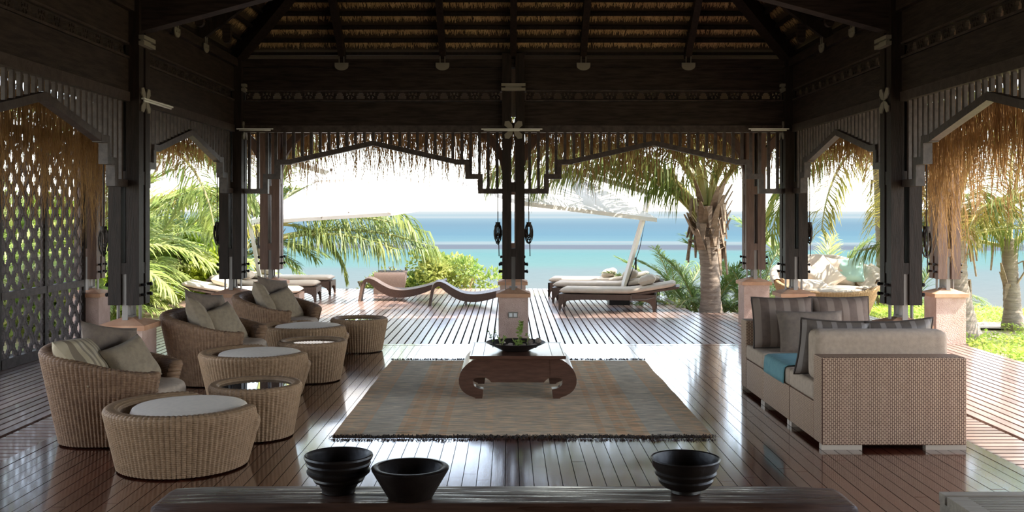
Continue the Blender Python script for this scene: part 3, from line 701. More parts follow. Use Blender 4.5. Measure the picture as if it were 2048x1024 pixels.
# ------------------------------------------------------------------ ribbed wicker tubs
def tub(m, R0, R1, h, wall, n_ex=2, a0=0, a1=2*pi, closed=False, zin=.22, ribs=80, depth=.006, sub=4, nz=9, flare=1):
    nC = ribs*sub; P = []
    for i in range(nC if closed else nC+1):
        a = a0+(a1-a0)*i/nC; H = h(a) if callable(h) else h
        base = 1/((abs(cos(a))**n_ex+abs(sin(a))**n_ex)**(1/n_ex))
        rb = depth*abs(sin(pi*i/sub)); col = []
        for k in range(nz+1):
            z = .012+(H-.03-.012)*k/nz; f = (z/.5)**flare if z < .5 else 1+(z-.5)*.35
            f = min(f, 1.1)
            hh = H if callable(h) else h
            rr = R0+(R1-R0)*min(1.0, (z/hh))**flare
            col.append((rr*base+rb, z))
        ro = R1*base; 
        for q in range(1, 6):
            th = pi*q/6; col.append((ro-wall/2+(wall/2)*cos(th)+rb*sin(th)*.5, H-.03+(.03)*sin(th)+rb*.6*sin(th)))
        for k in range(nz, -1, -1):
            z = max(zin, .012+(H-.03-.012)*k/nz); rr = R0+(R1-R0)*min(1.0, (z/H))**flare; col.append((rr*base-wall-rb*.3, z))
        P.append([(r*cos(a), r*sin(a), z) for r, z in col])
    nr = len(P[0]); vs = [p for c in P for p in c]; fs = []
    nc = len(P)
    for i in range(nc if closed else nc-1):
        j = (i+1) % nc
        for k in range(nr-1): fs.append((i*nr+k, j*nr+k, j*nr+k+1, i*nr+k+1))
    m.add(vs, fs)
    return P
def cushion_disc(r, z0, z1, dome=.02, n=40, c=(0, 0)):
    rd = min(.03, (z1-z0)/2); prof = [(0, z0), (r-rd, z0)]
    for q in range(7): th = -pi/2+pi*q/6*1; prof.append((r-rd+rd*cos(th), (z0+z1)/2+((z1-z0)/2)*sin(th)))
    for q in range(1, 6): f = 1-q/5; prof.append(((r-rd)*f, z1+dome*(1-f*f)))
    return MB().lathe(prof, n, (c[0], c[1], 0))
def make_chair(name):
    t = empty(name)
    a0 = R(37); hh = lambda a: .50+.195*((1-cos(a))/2)**1.1
    m = MB(); P = tub(m, .345, .475, hh, .11, 2.7, a0, 2*pi-a0, ribs=76, zin=.02, nz=15, depth=.010)
    m.build('tub_shell', WICKD, t, smooth=True)
    for P_ in (P[0], P[-1]):               # ribbed arm ends
        m = MB(); n2 = len(P_); half = (n2-5)//2
        for k in range(half):
            o_, i_ = Vector(P_[k]), Vector(P_[n2-1-k]); i_.z = o_.z
            m.tube([o_.lerp(i_, .04), o_.lerp(i_, .96)], .019, 8)
        m.tube([Vector(P_[half]).lerp(Vector(P_[half+4]), .1), Vector(P_[half]).lerp(Vector(P_[half+4]), .9)], .024, 8)
        m.build('arm_end', WICKD, t, smooth=True)
    MB().lathe([(.27, .015), (.33, .24), (.0, .24)], 40).build('seat_base', WICKD, t, smooth='auto')
    cushion_disc(.36, .225, .395, .018, c=(.145, 0)).build('seat_cushion', LINEN, t, smooth=True)
    return t
def pillow_mesh(w_, h, t, m_, seed=0, n=18, pinch=.10, wr=.012):
    def pt(i, j, s):
        u = -1+2*i/n; v = -1+2*j/n
        x = u*w_/2*(1-pinch*(1-v*v)*1.0*abs(u)**2); y = v*h/2*(1-pinch*(1-u*u)*abs(v)**2)
        th = t/2*max(0, (1-u**4)*(1-v**4))**.55
        th += wr*noise.noise((u*2.2+seed, v*2.2, seed*1.7))*max(0, (1-u*u)*(1-v*v))**.3
        return (s*th, x, y)
    m = MB(); m.grid([[pt(i, j, 1) for i in range(n+1)] for j in range(n+1)]); 
    b = MB(); b.grid([[pt(i, j, -1) for i in range(n, -1, -1)] for j in range(n+1)]); m.add(b.v, b.f)
    return m.mesh('pillow', m_, True)
def pillow(w_, h, t, m_, loc, yaw, lean, roll, label, seed=0, group=None, name='throw_pillow', pipe=None, pinch=.1, wr=.012):
    me = pillow_mesh(w_, h, t, m_, seed, pinch=pinch, wr=wr)
    if pipe:
        root = empty(name, loc); root.rotation_euler = (R(roll), -R(lean), R(yaw)); tag(root, label, 'pillow', group)
        cv = link('cover', me, root); n = 18
        pts = []
        f = lambda u, v: (0, u*w_/2*(1-pinch*(1-v*v)*u*u), v*h/2*(1-pinch*(1-u*u)*v*v))
        for i in range(n): pts.append(f(-1+2*i/n, -1))
        for i in range(n): pts.append(f(1, -1+2*i/n))
        for i in range(n): pts.append(f(1-2*i/n, 1))
        for i in range(n+1): pts.append(f(-1, 1-2*i/n))
        MB().tube(pts, .008, 5, False).build('piping', pipe, cv, smooth=True); return root
    return tag(link(name, me, None, loc, (R(roll), -R(lean), R(yaw))), label, 'pillow', group)
ch = make_chair('tub_armchair')
CH = [((-2.87, 7.45), 3, 'nearest brown wicker tub armchair, behind the large front ottoman'), ((-2.84, 9.90), -8, 'second wicker tub armchair from the camera, beside the near left column'), ((-2.72, 12.02), -24, 'farthest wicker tub armchair, near the back edge of the floor')]
for i, ((x, y), a, lb) in enumerate(CH):
    if i == 0: ch.location = (x, y, 0); ch.rotation_euler.z = R(a); tag(ch, lb, 'armchair', 'wicker tub armchairs')
    else: dup(ch, (x, y, 0), R(a), label=lb)
def rel(i, dx, dy, z):
    (x, y), a, _ = CH[i]; a = R(a); return (x+dx*cos(a)-dy*sin(a), y+dx*sin(a)+dy*cos(a), z)
pillow(.60, .40, .20, SILK, rel(0, -.16, -.15, .575), 8, 38, -6, 'gold striped silk pillow in the nearest armchair', 1)
pillow(.40, .36, .16, OLIVE, rel(0, .10, .06, .535), -30, 30, 14, 'olive taupe pillow leaning in front of the striped one in the nearest armchair', 2)
pillow(.50, .42, .16, COCOA, rel(0, -.10, .20, .60), -30, 16, -12, 'darker pillow at the back of the nearest armchair', 3)
for i, nm in ((1, 'second'), (2, 'farthest')):
    pillow(.44, .44, .18, OLIVE, rel(i, -.08, -.12, .575), 15, 26, -30, 'olive pillow standing on its corner in the %s armchair' % nm, 4+i)
    pillow(.44, .42, .17, OLIVE, rel(i, .06, .06, .54), -30, 30, 12, 'front olive pillow leaning in the %s armchair' % nm, 6+i)
    pillow(.54, .48, .16, COCOA, rel(i, -.16, .16, .62), -24, 16, -10, 'large brown pillow at the back of the %s armchair' % nm, 8+i)
def make_ottoman():
    t = empty('ottoman')
    def hh(a):
        a = (a+pi) % (2*pi)-pi; d = R(a*180/pi)
        lo, hi = R(-4), R(108)
        f = max(0, min(1, min((d-lo)/R(3), (hi-d)/R(45)))); return .40-.10*f*f*(3-2*f)
    m = MB(); tub(m, .40, .49, hh, .10, 2, 0, 2*pi, True, .25, 88, .010); m.build('wicker_drum', WICK, t, smooth=True)
    cushion_disc(.375, .25, .385, .03, c=(.035, .035)).build('cushion', LINENL, t, smooth=True)
    return t
ot = make_ottoman()
OT = [((-2.12, 6.66), 0, 'nearest round wicker ottoman with a pale cushion, in front of the bench'), ((-2.27, 9.16), -4, 'second round wicker ottoman, behind the nearest glass topped side table'), ((-2.26, 11.3), -8, 'farthest round wicker ottoman, in front of the far armchair')]
for i, ((x, y), a, lb) in enumerate(OT):
    if i == 0: ot.location = (x, y, 0); tag(ot, lb, 'ottoman', 'round wicker ottomans')
    else: dup(ot, (x, y, 0), R(a), label=lb)
st = empty('side_table')
m = MB(); tub(m, .262, .335, .39, .075, 2, 0, 2*pi, True, .3, 62, .009); m.build('wicker_drum', WICK, st, smooth=True)
MB().lathe([(0, .358), (.262, .358), (.262, .368), (0, .368)], 40).build('glass_top', GLASS, st)
ST = [((-1.86, 7.52), 'nearest wicker side table with a round glass top'), ((-1.92, 10.0), 'middle wicker side table with a glass top, in front of the far ottoman'), ((-1.77, 12.1), 'farthest wicker side table, at the back edge of the varnished floor')]
for i, ((x, y), lb) in enumerate(ST):
    if i == 0: st.location = (x, y, 0); tag(st, lb, 'side table', 'wicker side tables')
    else: dup(st, (x, y, 0), i, label=lb)

# ------------------------------------------------------------------ woven sofa with a high end at each side
sf = empty('woven_sofa', (2.66, 8.3, 0)); tag(sf, 'long tan basket weave sofa of three modules with high ends', 'sofa')
def sbox(name, x0, x1, y0, y1, z0, z1, M, bev=.0, smooth=False):
    if bev:
        import bmesh
        bm = bmesh.new(); bmesh.ops.create_cube(bm, size=1)
        for v in bm.verts: v.co = Vector(((x0+x1)/2+v.co.x*(x1-x0), (y0+y1)/2+v.co.y*(y1-y0), (z0+z1)/2+v.co.z*(z1-z0)))
        bmesh.ops.bevel(bm, geom=bm.edges[:]+bm.verts[:], offset=bev, segments=4, profile=.6, affect='EDGES')
        me = bpy.data.meshes.new(name); bm.to_mesh(me); bm.free(); me.materials.append(M)
        me.polygons.foreach_set('use_smooth', [True]*len(me.polygons)); return link(name, me, sf)
    return MB().box(((x0+x1)/2, (y0+y1)/2, (z0+z1)/2), (x1-x0, y1-y0, z1-z0)).build(name, M, sf)
Y0 = 7.07-8.3; L3 = 2.46; q = L3/3
for i in range(3):
    a, b = Y0+i*q+.004, Y0+(i+1)*q-.004
    sbox('module_base', -.499, .499, max(a, Y0+.2), min(b, Y0+L3-.2), .035, .30, SOFAW, .008)
    sbox('seat_cushion', -.505, .49, max(a, Y0+.2)+.002, min(b, Y0+L3-.2)-.002, .302, .435, LINEN, .035)
    for (fx, fy) in ((-.47, a+.03), (-.47, b-.03), (.47, a+.03), (.47, b-.03)):
        sbox('foot', fx-.03 if fx < 0 else fx-.25, fx+.25 if fx < 0 else fx+.03, fy-.028, fy+.028, 0, .036, FOOTM)
sbox('end_panel', -.5, .5, Y0-.002, Y0+.198, .033, .637, SOFAW, .012)
sbox('end_panel', -.5, .5, Y0+L3-.198, Y0+L3+.002, .033, .65, SOFAW, .012)
c_ = sbox('back_cushion', -.49, .47, Y0+.2, Y0+.40, .437, .80, LINEN, .07)
def pil_sofa(*a, **k): return pillow(*a, pipe=PIPE, **k)
pil_sofa(.54, .46, .16, BROWNST, (2.44, 9.12, .655), -92, 16, 0, 'left brown striped pillow leaning on the far end of the sofa', seed=11, pinch=.05)
pil_sofa(.54, .46, .16, BROWNST, (2.97, 9.17, .655), -88, 14, 0, 'right brown striped pillow leaning on the far end of the sofa', seed=12, pinch=.05)
pillow(.58, .40, .16, COCOA, (2.62, 8.88, .595), -90, 22, 0, 'plain taupe pillow in front of the two striped pillows on the sofa', 13, pinch=.06)
pil_sofa(.52, .44, .15, SILVST, (2.40, 7.60, .635), 90, 14, 3, 'silver striped pillow behind the back cushion, its piped corner showing at the sofa front', seed=14, pinch=.06)
pil_sofa(.50, .44, .15, SILVST, (2.89, 7.60, .635), 92, 14, -4, 'silver striped pillow behind the back cushion, at the lawn side', seed=15, pinch=.06)
# throw over the middle seat
rows = []
for j in range(13):
    y = 7.98+.62*j/12; r = []
    for x, z in ((3.1, .452), (2.85, .453), (2.6, .453), (2.4, .453), (2.25, .452), (2.175, .447), (2.150, .43), (2.143, .39), (2.141, .34), (2.140, .305)):
        r.append((x, y+.012*noise.noise((x*4, j*.2, 3)), z+.004*noise.noise((x*9, y*9, 1))))
    rows.append(r)
tag(MB().grid(rows).build('throw_blanket', TEAL, smooth=True), 'turquoise throw laid across the middle of the woven sofa', 'blanket')
o = bpy.data.objects['throw_blanket']; md = o.modifiers.new('thick', 'SOLIDIFY'); md.thickness = .006; md.offset = 0

# ------------------------------------------------------------------ bench and bowls in front
bn = empty('bench', (-.02, 4.515, 0)); tag(bn, 'long dark waxed wooden bench across the front of the room', 'bench')
pts = []
BX = 1.515
m = MB(); rows = []
for i in range(25):
    x = BX*(-1+i/12) if 1 < i < 23 else {0: -BX, 1: -BX+.03, 23: BX-.03, 24: BX}[i]; e_ = max(0, (abs(x)-BX+.07)/.07); dz = -.022*e_*e_
    hw = .150+.004*noise.noise((x*3, 1, 0))-.015*e_
    prof = [(-hw, .335), (-hw-.004, .35), (-hw, .385+dz), (-hw+.015, .40+dz), (0, .402+dz), (hw-.015, .40+dz), (hw, .39+dz), (hw+.002, .35), (hw, .335)]
    rows.append([(x, y, z) for y, z in prof])
m.grid(rows, closed=True); m.f.append(tuple(range(9))[::-1]); m.f.append(tuple(24*9+i for i in range(9))); m.build('seat', BENCHW, bn, smooth='auto')
for sx in (-1, 1):
    MB().prism([(sx*1.44, 0), (sx*1.32, 0), (sx*1.28, .336), (sx*1.46, .336)], -.13, .13).build('leg', BENCHW, bn)
MB().box((0, 0, .2), (2.62, .05, .08)).build('stretcher', BENCHW, bn)
BZ = .401
b1 = [(.068, 0), (.074, .004), (.074, .018), (.083, .03), (.087, .042), (.105, .05), (.113, .062), (.111, .07), (.126, .078), (.139, .09), (.141, .099), (.131, .106), (.138, .118), (.143, .128), (.139, .136), (.149, .150), (.153, .160), (.150, .168), (.144, .170), (.136, .16), (.12, .11), (.07, .05), (0, .035)]
lathe_thing('ringed_bowl', b1, BOWLW, (-.757, 4.55, BZ), 'black carved wooden bowl with stepped rings, leftmost on the bench', 'bowl', 56)
b2 = [(.092, 0), (.098, .004), (.168, .122), (.170, .13), (.165, .134), (.145, .136), (.138, .132), (.12, .09), (.07, .035), (0, .028)]
lathe_thing('plain_bowl', b2, BOWLW, (-.431, 4.47, BZ), 'black straight sided wooden bowl with a thick flat rim', 'bowl', 48)
b3 = [(.06, 0), (.066, .004), (.064, .016), (.098, .028), (.116, .046), (.122, .06), (.117, .068), (.132, .08), (.138, .092), (.132, .10), (.145, .118), (.147, .135), (.154, .15), (.151, .156), (.145, .152), (.125, .09), (.07, .04), (0, .03)]
lathe_thing('ribbed_bowl', b3, BOWLW, (.783, 4.545, BZ), 'black ribbed wooden bowl alone at the right of the bench', 'bowl', 56)

# nested slatted tables at the lower right corner
def slat_table(x0, x1, y0, y1, z, label, nslat):
    t = empty('slatted_table', ((x0+x1)/2, (y0+y1)/2, 0)); tag(t, label, 'table', 'slatted teak tables')
    w_, d_ = (x1-x0), (y1-y0); f = .085
    for sy in (-1, 1): MB().box((0, sy*(d_/2-f/2 if sy < 0 else d_/2-.03), z-.02), (w_, f if sy < 0 else .06, .04)).build('frame_rail', SLATW, t)
    for sx in (-1, 1): MB().box((sx*(w_/2-f/2), -.012, z-.02), (f, d_-f-.06, .04)).build('frame_rail', SLATW, t)
    ya_, yb_ = -d_/2+f, d_/2-.06; pp = (yb_-ya_)/nslat
    for i in range(nslat): MB().box((0, ya_+pp*(i+.5), z-.02), (w_-2*f, pp-.009, .03)).build('slat', SLATW, t)
    for sx in (-1, 1):
        for sy in (-1, 1): MB().box((sx*(w_/2-.025), sy*(d_/2-.025), (z-.04)/2), (.045, .045, z-.04)).build('leg', SLATW, t)
        MB().box((sx*(w_/2-.006), 0, z-.075), (.012, d_-.1, .07)).build('apron', SLATW, t)
slat_table(1.915, 2.75, 4.02, 4.56, .40, 'taller greyed teak slatted table at the lower right corner', 16)
slat_table(1.745, 1.87, 4.10, 4.60, .30, 'lower slatted teak table peeping out left of the taller one', 14) if 0 else slat_table(1.80, 2.62, 4.09, 4.60, .27, 'lower slatted teak table pushed under the taller one at the lower right', 14)
# ------------------------------------------------------------------ deck furniture
def strip_mesh(prof, w_, th, n_side=1):
    """thick curved ribbon: prof of (x, z_top, thickness), width along y"""
    m = MB(); rows = []
    for i, (x, z, t) in enumerate(prof):
        a = prof[max(0, i-1)]; b = prof[min(len(prof)-1, i+1)]; d = Vector((b[0]-a[0], 0, b[1]-a[1])).normalized(); nn = Vector((d.z, 0, -d.x))
        p = Vector((x, 0, z)); q = p+nn*t
        rows.append([(p.x, -w_/2, p.z), (p.x, w_/2, p.z), (q.x, w_/2-.03, q.z), (q.x, -w_/2+.03, q.z)])
    m.grid(rows, closed=True); m.f.append((0, 1, 2, 3)); k = (len(rows)-1)*4; m.f.append((k+3, k+2, k+1, k)); return m
def smooth_prof(pts, n=6):
    out = []
    for i in range(len(pts)-1):
        p0, p1, p2, p3 = pts[max(0, i-1)], pts[i], pts[i+1], pts[min(len(pts)-1, i+2)]
        for k in range(n):
            t = k/n; out.append(tuple(.5*((2*b)+(-a+c)*t+(2*a-5*b+4*c-d)*t*t+(-a+3*b-3*c+d)*t**3) for a, b, c, d in zip(p0, p1, p2, p3)))
    out.append(pts[-1]); return out
WAVE = smooth_prof([(.0, 0, .05), (.02, .12, .05), (.05, .28, .055), (.1, .385, .06), (.19, .42, .08), (.30, .385, .11), (.44, .30, .13), (.6, .225, .14), (.78, .2, .14), (.98, .215, .13), (1.2, .26, .11), (1.45, .33, .07), (1.62, .38, .03)])
wv = empty('wave_lounger')
strip_mesh(WAVE, .62, .1).build('woven_body', LOUNW, wv, smooth='auto')
MB().box((.02, -.2, .008), (.05, .06, .016)).box((.02, .2, .008), (.05, .06, .016)).tube([(.66, -.2, 0), (.66, -.2, .09)], .018, 8).tube([(.66, .2, 0), (.66, .2, .09)], .018, 8).build('foot', STEEL, wv)
for i, (x, y, a, lb) in enumerate(((-1.42, 18.1, 3, 'wave shaped brown woven lounger in front, partly behind the central column'), (-2.78, 19.0, 4, 'wave shaped brown woven lounger at left of the other one'), (-2.38, 20.35, 94, 'wave shaped lounger farthest back, only its curled end showing'))):
    if i == 0: wv.location = (x, y, 0); wv.rotation_euler.z = R(a); tag(wv, lb, 'lounger', 'wave shaped loungers')
    else: dup(wv, (x, y, 0), R(a), label=lb)
def cushion_strip(prof, w_, th):
    m = MB(); rows = []
    N_ = len(prof)
    for i, (x, z) in enumerate(prof):
        e_ = min(i, N_-1-i); f = 1 if e_ > 1 else (.55 if e_ == 1 else .1)
        r = []
        for k in range(16):
            a = 2*pi*k/16; ca, sa = cos(a), sin(a)
            yy = (w_/2)*abs(ca)**.35*(1 if ca > 0 else -1); zz = th/2*f*abs(sa)**.6*(1 if sa > 0 else -1)
            r.append((x, yy, z+th/2+zz+.006*noise.noise((x*3, yy*3, 5))))
        rows.append(r)
    m.grid(rows, closed=True); m.f.append(tuple(range(16))); m.f.append(tuple((N_-1)*16+k for k in range(15, -1, -1))); return m
def make_lounger():
    t = empty('sun_lounger'); W_ = .66   # head towards +x, foot at x=0
    side = [(0, .27), (0, 0), (.035, 0), (.05, .08), (.09, .135), (.17, .165), (.4, .18), (1.2, .18), (1.42, .165), (1.5, .135), (1.54, .08), (1.555, 0), (1.59, 0), (1.6, .27)]
    for sy in (-1, 1):
        MB().prism(side, sy*W_/2-(.03 if sy > 0 else 0), sy*W_/2+(.03 if sy < 0 else 0)).build('side_frame', LOUNW, t)
    end = [(-W_/2, .27), (-W_/2, .0), (-W_/2+.04, 0), (-W_/2+.08, .13), (-.12, .17), (.12, .17), (W_/2-.08, .13), (W_/2-.04, 0), (W_/2, 0), (W_/2, .27)]
    for xa in (0, 1.57): MB().prism(end, xa, xa+.03, lambda x, y, z: (y, x, z)).build('end_frame', LOUNW, t)
    MB().box((.62, 0, .255), (1.2, W_-.06, .03)).build('deck_panel', LOUNW, t)
    MB().bar((1.2, 0, .262), (1.98, 0, .40), W_-.04, .035).build('back_panel', LOUNW, t)
    MB().tube([(1.2, -W_/2-.01, .25), (1.2, -W_/2-.012, .19), (1.45, -W_/2-.012, .20), (1.58, -W_/2-.01, .235)], .008, 6).build('back_prop', STEEL, t)
    pr = [(.01, .275), (.03, .275), (.08, .275), (.3, .276), (.6, .274), (.9, .275), (1.15, .278), (1.3, .295), (1.5, .33), (1.7, .365), (1.86, .395), (1.9, .402), (1.92, .405)]
    cushion_strip(pr, W_-.02, .095).build('mattress', CREAM, t, smooth=True)
    return t
lg = make_lounger()
LG = [(.88, 17.35, -10, 'nearest cushioned sun lounger right of the central column'), (.83, 18.75, -10, 'middle cushioned sun lounger of the three on the right'), (.80, 20.0, -9, 'farthest cushioned sun lounger of the three on the right, by the sea'),
      (-3.5, 20.4, 181, 'farthest cushioned sun lounger under the left parasol, by the sea'), (-3.5, 18.85, 182, 'middle cushioned sun lounger of the three on the left'), (-3.5, 17.3, 184, 'nearest cushioned sun lounger on the left, behind the far armchair')]
for i, (x, y, a, lb) in enumerate(LG):
    if i == 0: lg.location = (x, y, 0); lg.rotation_euler.z = R(a); tag(lg, lb, 'sun lounger', 'cushioned sun loungers')
    else: dup(lg, (x, y, 0), R(a), label=lb)
def on_lounger(i, dx, dy, z, lb, seed, w_=.46, h=.3):
    x, y, a, _ = LG[i]; a_ = R(a); pillow(w_, h, .16, CREAM, (x+dx*cos(a_)-dy*sin(a_), y+dx*sin(a_)+dy*cos(a_), z), a+180, 74, 90*0, lb, seed)
on_lounger(0, 1.45, .02, .50, 'cream pillow on the nearest right sun lounger', 21)
on_lounger(1, 1.38, 0, .50, 'cream pillow on the middle right sun lounger', 22)
on_lounger(2, 1.15, .05, .45, 'cream pillow on the farthest right sun lounger, beside the parasol pole', 23)
on_lounger(4, 1.35, 0, .49, 'cream pillow on the middle left sun lounger', 24)
on_lounger(3, 1.3, 0, .48, 'cream pillow on the farthest left sun lounger', 25)
on_lounger(5, 1.32, 0, .48, 'cream pillow on the nearest left sun lounger', 26)

def parasol(c, half, zc, ztop, rz, tilt, base, top, label, armend):
    """square cantilever canopy: c centre xy, edge height zc, apex ztop; pole base->top; arm to apex"""
    t = empty('cantilever_parasol', (base[0], base[1], 0)); tag(t, label, 'parasol', 'white square parasols'); bo = Vector((base[0], base[1], 0))
    q = Matrix.Rotation(tilt[1], 3, Vector((0, 1, 0))) @ Matrix.Rotation(tilt[0], 3, Vector((1, 0, 0))) @ Matrix.Rotation(rz, 3, 'Z'); C_ = Vector((c[0], c[1], zc))
    W = lambda v: C_+q @ Vector(v)-bo
    H = ztop-zc; m = MB(); n = 8
    for s in range(4):
        a0_ = pi/4+s*pi/2; p0 = Vector((cos(a0_), sin(a0_), 0))*half*sqrt(2); p1 = Vector((cos(a0_+pi/2), sin(a0_+pi/2), 0))*half*sqrt(2)
        rows = []
        for i in range(n+1):
            f = .14+.86*i/n; r = []
            for k in range(n+1):
                p = p0.lerp(p1, k/n)*f; sag = .06*sin(pi*k/n)*f; r.append(W((p.x*(1-sag*.35), p.y*(1-sag*.35), H*(1-f)-.03*f*sin(pi*k/n)*0-.05*sin(pi*(1-f))*sin(pi*k/n))))
            rows.append(r)
        e_ = [p-Vector((0, 0, .07)) for p in [Vector(x) for x in rows[-1]]]; rows.append(e_)
        m.grid(rows)
    o = m.build('canopy', SHADE, t, smooth='auto')
    m = MB()
    for s in range(4):
        a0_ = pi/4+s*pi/2; p0 = Vector((cos(a0_), sin(a0_), 0))*half*sqrt(2)*.24; p1 = Vector((cos(a0_+pi/2), sin(a0_+pi/2), 0))*half*sqrt(2)*.24
        m.add([W((0, 0, H*1.04)), W((p0.x, p0.y, H*.80)), W((p1.x, p1.y, H*.80))], [(0, 1, 2)])
    m.build('vent_cap', SHADE, t)
    for s in range(8):
        a0_ = pi/4+s*pi/4; ll = half*(sqrt(2) if s % 2 == 0 else 1)*.98
        rb = MB().tube([W((0, 0, H*.86)), W((ll*cos(a0_), ll*sin(a0_), -.03))], .014, 6).build('rib', ALU, t)
        MB().tube([W((0, 0, H*.2)), W((ll*.5*cos(a0_), ll*.5*sin(a0_), H*.44))], .01, 6).build('strut', ALU, rb)
    MB().tube([W((0, 0, H*1.1)), W((0, 0, H*.1))], .022, 8).tube([W((0, 0, H*.26)), W((0, 0, H*.12))], .05, 8).build('hub', BLACK, t)
    b0 = Vector((0, 0, 0)); tp = Vector(top)-bo
    MB().bar(b0+Vector((0, 0, .02)), tp, .085, .06).build('pole', ALU, t)
    MB().bar(tp, Vector(armend)-bo, .06, .09).build('boom', ALU, t)
    MB().box((0, 0, .05), (.36, .36, .1)).build('base', BLACK, t)
    MB().tube([tp*.06+Vector((.1, 0, .15)), tp*.5+Vector((.09, 0, 0)), tp*.93+Vector((.02, 0, 0))], .008, 5).box(tp*.36+Vector((.1, 0, 0)), (.03, .03, .22)).build('crank_cord', BLACK, t)
YU = 18.6
PXu = lambda px, y: (px-1018)*y/2048
PZu = lambda py, y: 1.65-(py-422)*y/2048
parasol((PXu(668, 18.9), 18.9), 1.42, PZu(428, 18.9), PZu(345, 18.9), R(20), (R(-1), R(-4)), (PXu(527, 19.6), 19.6), (PXu(470, 19.6), 19.6, 2.9), 'white square cantilever parasol over the loungers on the left', (PXu(668, 18.9), 18.9, PZu(350, 18.9)))
parasol((PXu(1112, 18.9), 18.9), 1.36, PZu(399, 18.9), PZu(345, 18.9)+.12, R(24), (R(5), R(9)), (PXu(1237, 18.15), 18.15), (PXu(1301, 18.5), 18.5, PZu(386, 18.5)), 'tilted white cantilever parasol on a slanting pole on the right', (PXu(1122, 18.9), 18.9, PZu(336, 18.9)))

# round daybed
db = empty('round_daybed', (5.0, 16.15, 0)); tag(db, 'round honey wicker daybed full of cream cushions beyond the sofa', 'daybed')
db.rotation_euler.z = R(-90-8)   # opening faces the room
hh = lambda a: .43+.48*((1-cos(a))/2)**1.3
m = MB(); tub(m, .62, .84, hh, .09, 2, 0, 2*pi, True, .2, 120, .007); m.build('wicker_nest', HONEYW, db, smooth=True)
cushion_disc(.72, .28, .45, .03).build('seat_cushion', CREAM, db, smooth=True)
rows = []
for i in range(41):
    a = R(75)+R(210)*i/40; H = hh(a); w2 = .02*noise.noise((i*.4, 0, 7)); base = .84
    rows.append([((base+d)*cos(a), (base+d)*sin(a), H+z+w2*f) for d, z, f in ((.02, -.05, 0), (.02, .0, 1), (-.03, .03, 1), (-.09, .02, 1), (-.13, -.08, 2), (-.15, -.22, 2))])
MB().grid(rows).build('back_pad', CREAM, db, smooth=True)
def dbp(dx, dy, z, w_, h, M, yaw, lean, roll, lb, seed): pillow(w_, h, .2, M, (5.0+dx, 16.15+dy, z), yaw, lean, roll, lb, seed, wr=.03)
dbp(-.02, .08, .62, .52, .52, CREAM, -95, 26, 40, 'cream pillow set on its corner in the middle of the daybed', 31)
dbp(-.38, .25, .62, .55, .42, CREAM, -75, 22, 0, 'wide cream pillow at the left back of the daybed', 32)
dbp(.32, .30, .66, .52, .48, CREAM, -105, 20, -5, 'crumpled cream pillow behind the corner pillow on the daybed', 33)
dbp(.46, .22, .70, .44, .44, MINT, -125, 18, 8, 'mint green pillow at the right of the daybed', 34)
dbp(-.30, -.28, .47, .5, .34, CREAM, -85, 70, 0, 'flat cream pillow at the front left of the daybed', 35)
rows = []
for j in range(9):
    r = []
    for i in range(15):
        t_ = i/14; a = R(-55)+R(75)*t_; rad = .87-.32*j/8*1.0; H = .43+.48*((1-cos(a+R(98)))/2)**1.3
        z = max(.46, H+.05-.28*(j/8)**1.2)+.03*noise.noise((i*.5, j*.6, 9)); r.append((5.0+rad*cos(a), 16.15+rad*sin(a), z))
    rows.append(r)
o = tag(MB().grid(rows).build('rumpled_sheet', CREAM, smooth=True), 'rumpled cream sheet draped over the right side of the daybed', 'blanket'); md = o.modifiers.new('thick', 'SOLIDIFY'); md.thickness = .015; md.offset = 1

# ------------------------------------------------------------------ plants
def frond_mesh(name, M, e0, e1, n, ll, hang, wid, seed, fwd=(40, 62), bare=.16, jit=.12):
    """unit-length frond along +x: rib plus two ranks of folded leaflets"""
    rr = random.Random(seed); m = MB(); N_ = 14; p = Vector((0, 0, 0)); pts = [p.copy()]; tg = []
    for i in range(N_):
        e = R(e0+(e1-e0)*((i+.5)/N_)); d = Vector((cos(e), 0, sin(e))); p = p+d/N_; pts.append(p.copy()); tg.append(d)
    at = lambda t: pts[min(int(t*N_), N_-1)].lerp(pts[min(int(t*N_), N_-1)+1], t*N_-min(int(t*N_), N_-1))
    m.tube(pts, [.014*(1-.85*i/N_)+.001 for i in range(N_+1)], 5)
    nrib = len(m.f)
    for i in range(n):
        t = bare+(1-bare)*(i+.5)/n; T = tg[min(int(t*N_), N_-1)]; o_ = at(t)
        f = R(fwd[1]+(fwd[0]-fwd[1])*t); l = ll*(.55+.45*sin(pi*min(1, .12+t*.8)))*(1-.25*t)
        for s in (-1, 1):
            d = Vector((0, s, 0))*sin(f)+T*cos(f)+Vector((rr.gauss(0, jit), rr.gauss(0, jit), rr.gauss(.12, jit)))
            d.normalize(); lj = l*rr.uniform(.8, 1.1); h1 = hang*rr.uniform(.7, 1.3)
            p1 = o_+d*lj*.4; d2 = (d+Vector((0, 0, -h1))).normalized(); p2 = p1+d2*lj*.35; d3 = (d2+Vector((0, 0, -h1))).normalized(); p3 = p2+d3*lj*.25
            wv = d.cross(Vector((0, 0, 1))); wv = (wv.normalized() if wv.length > .1 else T)*wid
            wv = (wv+Vector((0, 0, rr.uniform(-.5, .5)*wid))).normalized()*wid
            m.add([o_-wv*.6, o_+wv*.6, p1+wv, p1-wv, p2+wv*.8, p2-wv*.8, p3], [(0, 1, 2, 3), (3, 2, 4, 5), (5, 4, 6)])
    me = m.mesh(name, RACH); me.materials.append(M)
    me.polygons.foreach_set('material_index', [0 if i < nrib else 1 for i in range(len(m.f))]); return me
FR_ = {}
